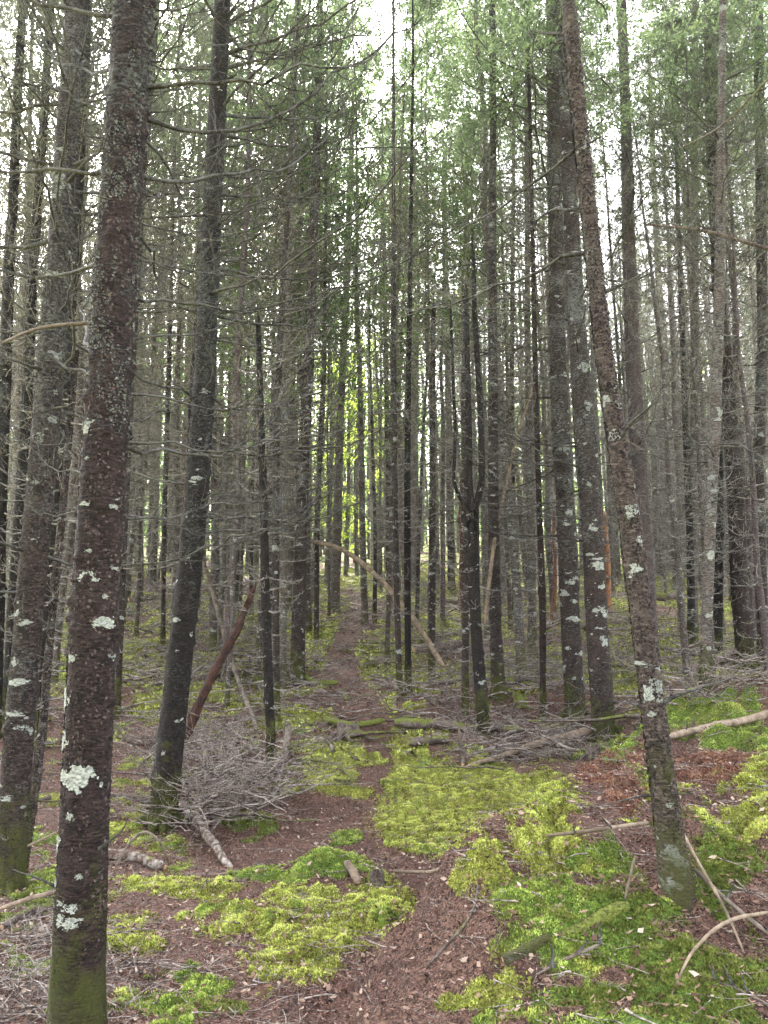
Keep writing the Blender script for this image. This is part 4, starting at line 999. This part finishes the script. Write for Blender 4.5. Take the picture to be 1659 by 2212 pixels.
pole([(668,1172,('y',13.2),8),(700,1172,('y',13.1),9),(745,1188,('y',12.9),10),(800,1230,('y',12.6),11),(850,1283,('y',12.3),12),(905,1355,('y',12),12),(957,1440,('y',11.8),11)], 'fallen_pole', 'peeled orange-brown pole arching over the path from the left', 'fallen pole', 'pole', stub=6)
pole([(385,1615,('y',8.7),20),(425,1530,('y',8.8),19),(462,1450,('y',9.0),17),(490,1398,('y',9.2),16),(527,1330,('y',9.4),14),(540,1290,('y',9.5),12),(552,1258,('y',9.5),5)], 'leaning_snag', 'red-brown splintered snag leaning out of the brush pile', 'dead tree', 'snag_bark', twigs=12, stub=14, rough=.55)
pole([(386,1742,.03,20),(440,1800,.03,18),(502,1872,0,13)], 'birch_log', 'pale-barked log slanting down from the foot of the dark mossy-footed tree', 'log', 'log_pale', stub=3)
pole([(222,1852,.02,20),(290,1858,.02,22),(355,1878,0,18)], 'birch_log', 'short white-peeling birch log lying right of the thick front trunk', 'log', 'log_pale')
pole([(622,1572,.1,14),(615,1640,.06,14),(598,1702,0,9)], 'mossy_stick', 'moss-covered bent stick standing beside the broken trunk at the brush pile', 'stick', 'stick')
pole([(856,1568,.06,20),(930,1572,.06,20),(1020,1578,.05,18),(1130,1582,.03,14)], 'fallen_log', 'long dead log with hanging broken twigs right of the rooty stump', 'log', 'log', stub=16)
pole([(884,1612,.02,18),(930,1608,.02,17),(972,1604,.02,15)], 'fallen_log', 'short sawn log with round pale end beside the path', 'log', 'log')
pole([(1010,1660,.02,8),(1110,1630,.05,13),(1200,1603,.1,17),(1275,1583,.14,17)], 'fallen_pole', 'light peeled pole lying across the brown twigs before the right twin trunk', 'fallen pole', 'pole', stub=7)
pole([(905,1498,.02,13),(930,1512,.02,13),(945,1530,.02,12)], 'fallen_log', 'short broken log piece behind the rooty stump', 'log', 'log')
pole([(1425,1602,.04,12),(1500,1580,.04,14),(1580,1566,.04,15),(1665,1548,.04,16)], 'fallen_pole', 'long pale pole lying along the front of the green moss ridge', 'fallen pole', 'pole', stub=4)
pole([(1450,1476,.15,22),(1500,1450,.25,20),(1570,1420,.3,16),(1660,1385,.35,12)], 'fallen_log', 'dark mossy-ended log slanting up over the branch tangle', 'log', 'log', twigs=5, stub=6)
pole([(895,1412,.05,22),(950,1404,.05,22),(995,1398,.05,20)], 'mossy_log', 'short thick mossy log left of the forked tree', 'log', 'log')
pole([(1085,1486,.04,20),(1130,1472,.04,19),(1165,1462,.04,18)], 'fallen_log', 'thick brown log with split end right of the trunk beside the fork', 'log', 'log')
pole([(1085,2082,.01,24),(1135,2060,.01,26),(1190,2035,.02,25)], 'lichen_log', 'thick short log with bright white lichen end on the lower bank', 'log', 'bark_pale', k=20)
pole([(1200,2030,.01,24),(1265,2012,.01,26),(1310,1985,.02,30),(1362,1965,.02,30)], 'mossy_log', 'olive moss-covered log piece above the white-ended log', 'log', 'mosslog', k=20)
pole([(1180,1808,.10,6),(1290,1795,.12,7),(1400,1780,.12,8)], 'stick', 'pale straight stick propped against the leaning trunk on the bank', 'stick', 'pole', stub=2)
pole([(1460,1772,.2,6),(1510,1870,.15,7),(1565,1960,.08,6),(1607,2058,0,4)], 'stick', 'pale stick slanting down right of the leaning trunk on the bank', 'stick', 'pole')
pole([(1500,1880,.05,10),(1560,1940,.05,9),(1659,2020,.05,8)], 'stick', 'mossy stick running to the right border beside the leaning trunk foot', 'stick', 'stick', stub=3)
pole([(1662,1974,.08,7),(1590,1985,.12,7),(1540,2010,.14,7),(1490,2060,.1,6),(1450,2170,0,4)], 'stick', 'light curved stick bowing above the litter near the right border', 'stick', 'pole')
pole([(1320,2140,.02,6),(1450,2180,.02,7),(1600,2218,.02,7)], 'stick', 'long pale stick crossing the litter in the bottom right corner', 'stick', 'pole')
pole([(1410,2155,.02,5),(1490,2112,.03,6),(1560,2125,.03,6),(1665,2175,.02,5)], 'stick', 'bent forked stick in the litter at the lower right', 'stick', 'stick', stub=3)
pole([(1348,1950,.02,4),(1360,1900,.15,5),(1372,1850,.3,4)], 'stick', 'thin bare shoot standing left of the leaning trunk foot', 'stick', 'stick')
pole([(920,2085,0,5),(980,2030,.03,6),(1025,1975,.04,6),(1035,1900,.04,5)], 'stick', 'dark curved stick at the edge between path and bank', 'stick', 'log')
pole([(850,1885,.02,6),(920,1888,.03,7),(990,1872,.03,5),(1040,1845,.02,3)], 'stick', 'orange-brown curved stick running right from the small stump', 'stick', 'pole')
pole([(1155,2110,.02,5),(1210,2080,.04,6),(1300,2040,.06,6)], 'stick', 'grey twiggy stick lying over the white-ended log', 'stick', 'stick', stub=3)
pole([(0,1965,.1,8),(90,1935,.12,9),(230,1915,.1,7)], 'stick', 'pale stick reaching from the left border to the front trunk', 'stick', 'pole')
pole([(0,1855,.25,5),(60,1830,.28,5),(130,1795,.3,4)], 'stick', 'thin pale twig slanting up from the left border', 'stick', 'pole')
pole([(0,2010,.03,16),(60,1975,.03,16),(120,1965,.03,15)], 'mossy_log', 'mossy log at the left border behind the front trunk foot', 'log', 'log')
pole([(250,1870,.2,5),(300,1790,.5,5),(345,1810,.45,5),(365,1870,.1,5)], 'branch_hoop', 'bare branch bent in a hoop before the dark mossy-footed tree', 'branch', 'stick')
pole([(1160,800,('y',11.5),4),(1118,940,('y',11.3),6),(1075,1120,('y',11.1),8),(1055,1270,('y',11),9),(1048,1350,('y',11),9)], 'leaning_pole', 'peeled orange dead pole leaning between forked tree and its right neighbour', 'dead tree', 'pole', stub=4)
pole([(436,1205,('y',13),9),(465,1290,('y',13),10),(490,1400,('y',12.5),10),(560,1590,('y',10.0),9)], 'leaning_pole', 'mossy thin pole leaning across behind the red-brown snag', 'dead tree', 'stick', stub=5)
pole([(1400,1295,.1,18),(1440,1292,.1,18),(1475,1290,.1,17)], 'fallen_log', 'far dark log lying in the moss right of the smooth trunk', 'log', 'log')
pole([(910,1302,.08,18),(960,1302,.08,17),(1000,1304,.08,17)], 'fallen_log', 'far mossy log lying left of the forked tree', 'log', 'log')
pole([(280,1302,.06,13),(320,1298,.06,13),(372,1294,.06,12)], 'mossy_log', 'far moss-topped log left of the dark mossy-footed tree', 'log', 'log')
pole([(5,740,('y',3.6),6),(60,715,('y',3.65),7),(120,703,('y',3.7),8),(200,697,('y',3.75),10)], 'bare_branch', 'orange-brown bare limb reaching left from the thick front trunk', 'branch', 'stick', stub=3)
pole([(1665,165,('y',4.5),6),(1600,235,('y',4.5),6),(1560,275,('y',4.6),5),(1475,318,('y',4.6),4)], 'bare_branch', 'bare branch hanging in from the upper right border', 'branch', 'log')
pole([(1665,540,('y',4.2),9),(1600,520,('y',4.25),8),(1530,500,('y',4.3),7),(1395,484,('y',4.4),4)], 'bare_branch', 'long pale bare branch reaching in at the right border', 'branch', 'log', stub=3)

def stump(px, py, w_, h, name, label, mat, roots=6, seed=0, spikes=7, rootL=.35):
    b = ground_px(px, py); r = w_/2*b[1]/FPX; rg = np.random.default_rng(seed)
    root = empty(name, b-np.array([0, 0, .03]), label, 'stump')
    k = 30; zs = np.linspace(0, h, 16); a = np.arange(k)*6.2832/k
    jag = h*.35*(fbm(np.cos(a)*2.5+seed, np.sin(a)*2.5, 0, seed, 3)+.15)
    zz_ = zs[:, None]*(1+0*a[None]); zz_ = np.minimum(zz_, h*.8+jag[None])
    rr = r*(1+.8*np.exp(-zs[:, None]/(.35*h))*(.5+.5*np.cos(a[None]*roots/1.0+seed)))*(1+.12*fbm(np.cos(a)[None]*3+seed, np.sin(a)[None]*3, zs[:, None]*12, 3, 3))
    V = np.stack([rr*np.cos(a), rr*np.sin(a), zz_], -1).reshape(-1, 3)
    i, j = np.meshgrid(np.arange(15), np.arange(k), indexing='ij'); v0 = (i*k+j).ravel(); v1 = (i*k+(j+1) % k).ravel()
    q4 = np.stack([v0, v1, v1+k, v0+k], 1)
    V = np.concatenate([V, [[0, 0, h*.55]]]); tr = np.array([(15*k+j_, 15*k+(j_+1) % k, len(V)-1) for j_ in range(k)])
    link('stump_body', mesh('stump_body', V, q4, tr, M[mat]), root)
    for n_ in range(roots):
        az = n_*6.2832/roots+rg.normal(0, .3); L = rootL*rg.uniform(.6, 1.3)
        s = np.linspace(0, 1, 12); P = np.stack([np.cos(az+.5*s)*(r*.7+L*s), np.sin(az+.5*s)*(r*.7+L*s), h*.35*(1-s)**1.6-.01+.02*np.sin(s*9)], 1)
        V, q4, _ = tube(P[None], (r*.28*(1-.85*s))[None], 8); link('root', mesh('root', V, q4, None, M['log']), root)
    return root
stump(752,1592,42,.20,'rooty_stump','low rotten stump with pale spreading roots in the middle of the path','log',9,3,rootL=.4)
stump(815,1905,26,.13,'small_stump','small dark cut stump on the mossy hump in the path','log',5,4,rootL=.12)
stump(742,1500,26,.16,'mossy_stump','mossy old stump beside the path above the rooty stump','log',6,5,rootL=.2)
stump(688,1428,22,.16,'mossy_stump','green-capped stump right of the brown path-side trunk foot','log',5,6,rootL=.2)
stump(1282,1640,26,.20,'mossy_stump','moss-topped dark stump at the end of the bank below the right twin trunk','log',6,7,rootL=.25)
stump(745,1402,18,.14,'mossy_stump','little mossy stump in the middle of the upper path','log',5,8,rootL=.2)
pole([(748,1868,.03,15),(765,1890,.02,17),(775,1912,0,14)], 'root_stub', 'short barkless root stub poking from the mossy hump', 'root', 'pole')
pole([(1000,1660,0,9),(1001,1640,('y',9.0),9),(995,1610,('y',9.0),8),(992,1575,('y',9.0),6)], 'mossy_stick', 'mossy upright stick in the ground before the long dead log', 'stick', 'stick')

# ------------------------------------------------------------------ pale forest air
hv = mesh('haze', [(x, y, z) for x in (-120, 120) for y in (-30, 130) for z in (-14, 34)], [(0, 1, 3, 2), (4, 6, 7, 5), (0, 4, 5, 1), (2, 3, 7, 6), (0, 2, 6, 4), (1, 5, 7, 3)], None, None, False)
hm = bpy.data.materials.new('haze'); hm.use_nodes = True; ht = hm.node_tree; ht.nodes.remove(ht.nodes['Principled BSDF'])
pv = ht.nodes.new('ShaderNodeVolumePrincipled'); pv.inputs['Color'].default_value = (.93, .95, .97, 1); pv.inputs['Density'].default_value = .0005; pv.inputs['Anisotropy'].default_value = .3
ht.links.new(pv.outputs[0], ht.nodes['Material Output'].inputs['Volume']); hv.materials.append(hm)
tag(link('haze', hv), kind='stuff')

for k_, (px, py, w_, h_, lb) in enumerate(((655, 1500, 16, .10, 'tiny mossy stump left of the path next to the brown path-side trunk'), (800, 1440, 20, .14, 'mossy stump right of the upper path near the two close thin trunks'), (745, 1298, 18, .18, 'mossy stump in the path bend below the arched pole start'),
   (690, 1380, 16, .16, 'mossy stump left of the upper path bend'), (560, 1480, 22, .18, 'mossy stump behind the brush pile right end'), (1125, 1520, 22, .2, 'mossy stump between forked tree and the thin reddish trunk'), (1400, 1560, 24, .2, 'mossy stump behind the leaning trunk on the bank'))):
    stump(px, py, w_, h_, 'mossy_stump', lb, 'mosslog', 6, 20+k_, rootL=.22)
pole([(700,1560,.03,12),(760,1572,.04,13),(830,1560,.03,11)], 'mossy_log', 'mossy broken log lying across the path behind the rooty stump', 'log', 'mosslog', stub=5)
pole([(640,1460,.03,11),(690,1480,.03,12),(730,1478,.03,10)], 'mossy_log', 'mossy log lying left of the path below the brown path-side trunk', 'log', 'mosslog', stub=4)
pole([(330,1480,.05,12),(430,1470,.07,12),(560,1450,.06,9)], 'fallen_log', 'thin dead log lying behind the brush pile', 'log', 'log', twigs=4, stub=5)
pole([(245,1390,.05,13),(320,1400,.06,13),(420,1385,.06,10)], 'mossy_log', 'moss-streaked log lying left behind the dark mossy-footed tree', 'log', 'mosslog', twigs=3, stub=5)
pole([(1105,1392,.06,10),(1180,1372,.08,12),(1290,1350,.08,10)], 'fallen_log', 'thin grey log behind the twin trunks', 'log', 'log', twigs=3, stub=5)
pole([(1420,1400,.06,10),(1500,1420,.08,12),(1600,1402,.08,11)], 'fallen_log', 'grey log lying at the foot of the whitish ridge trunk', 'log', 'log', twigs=3, stub=5)
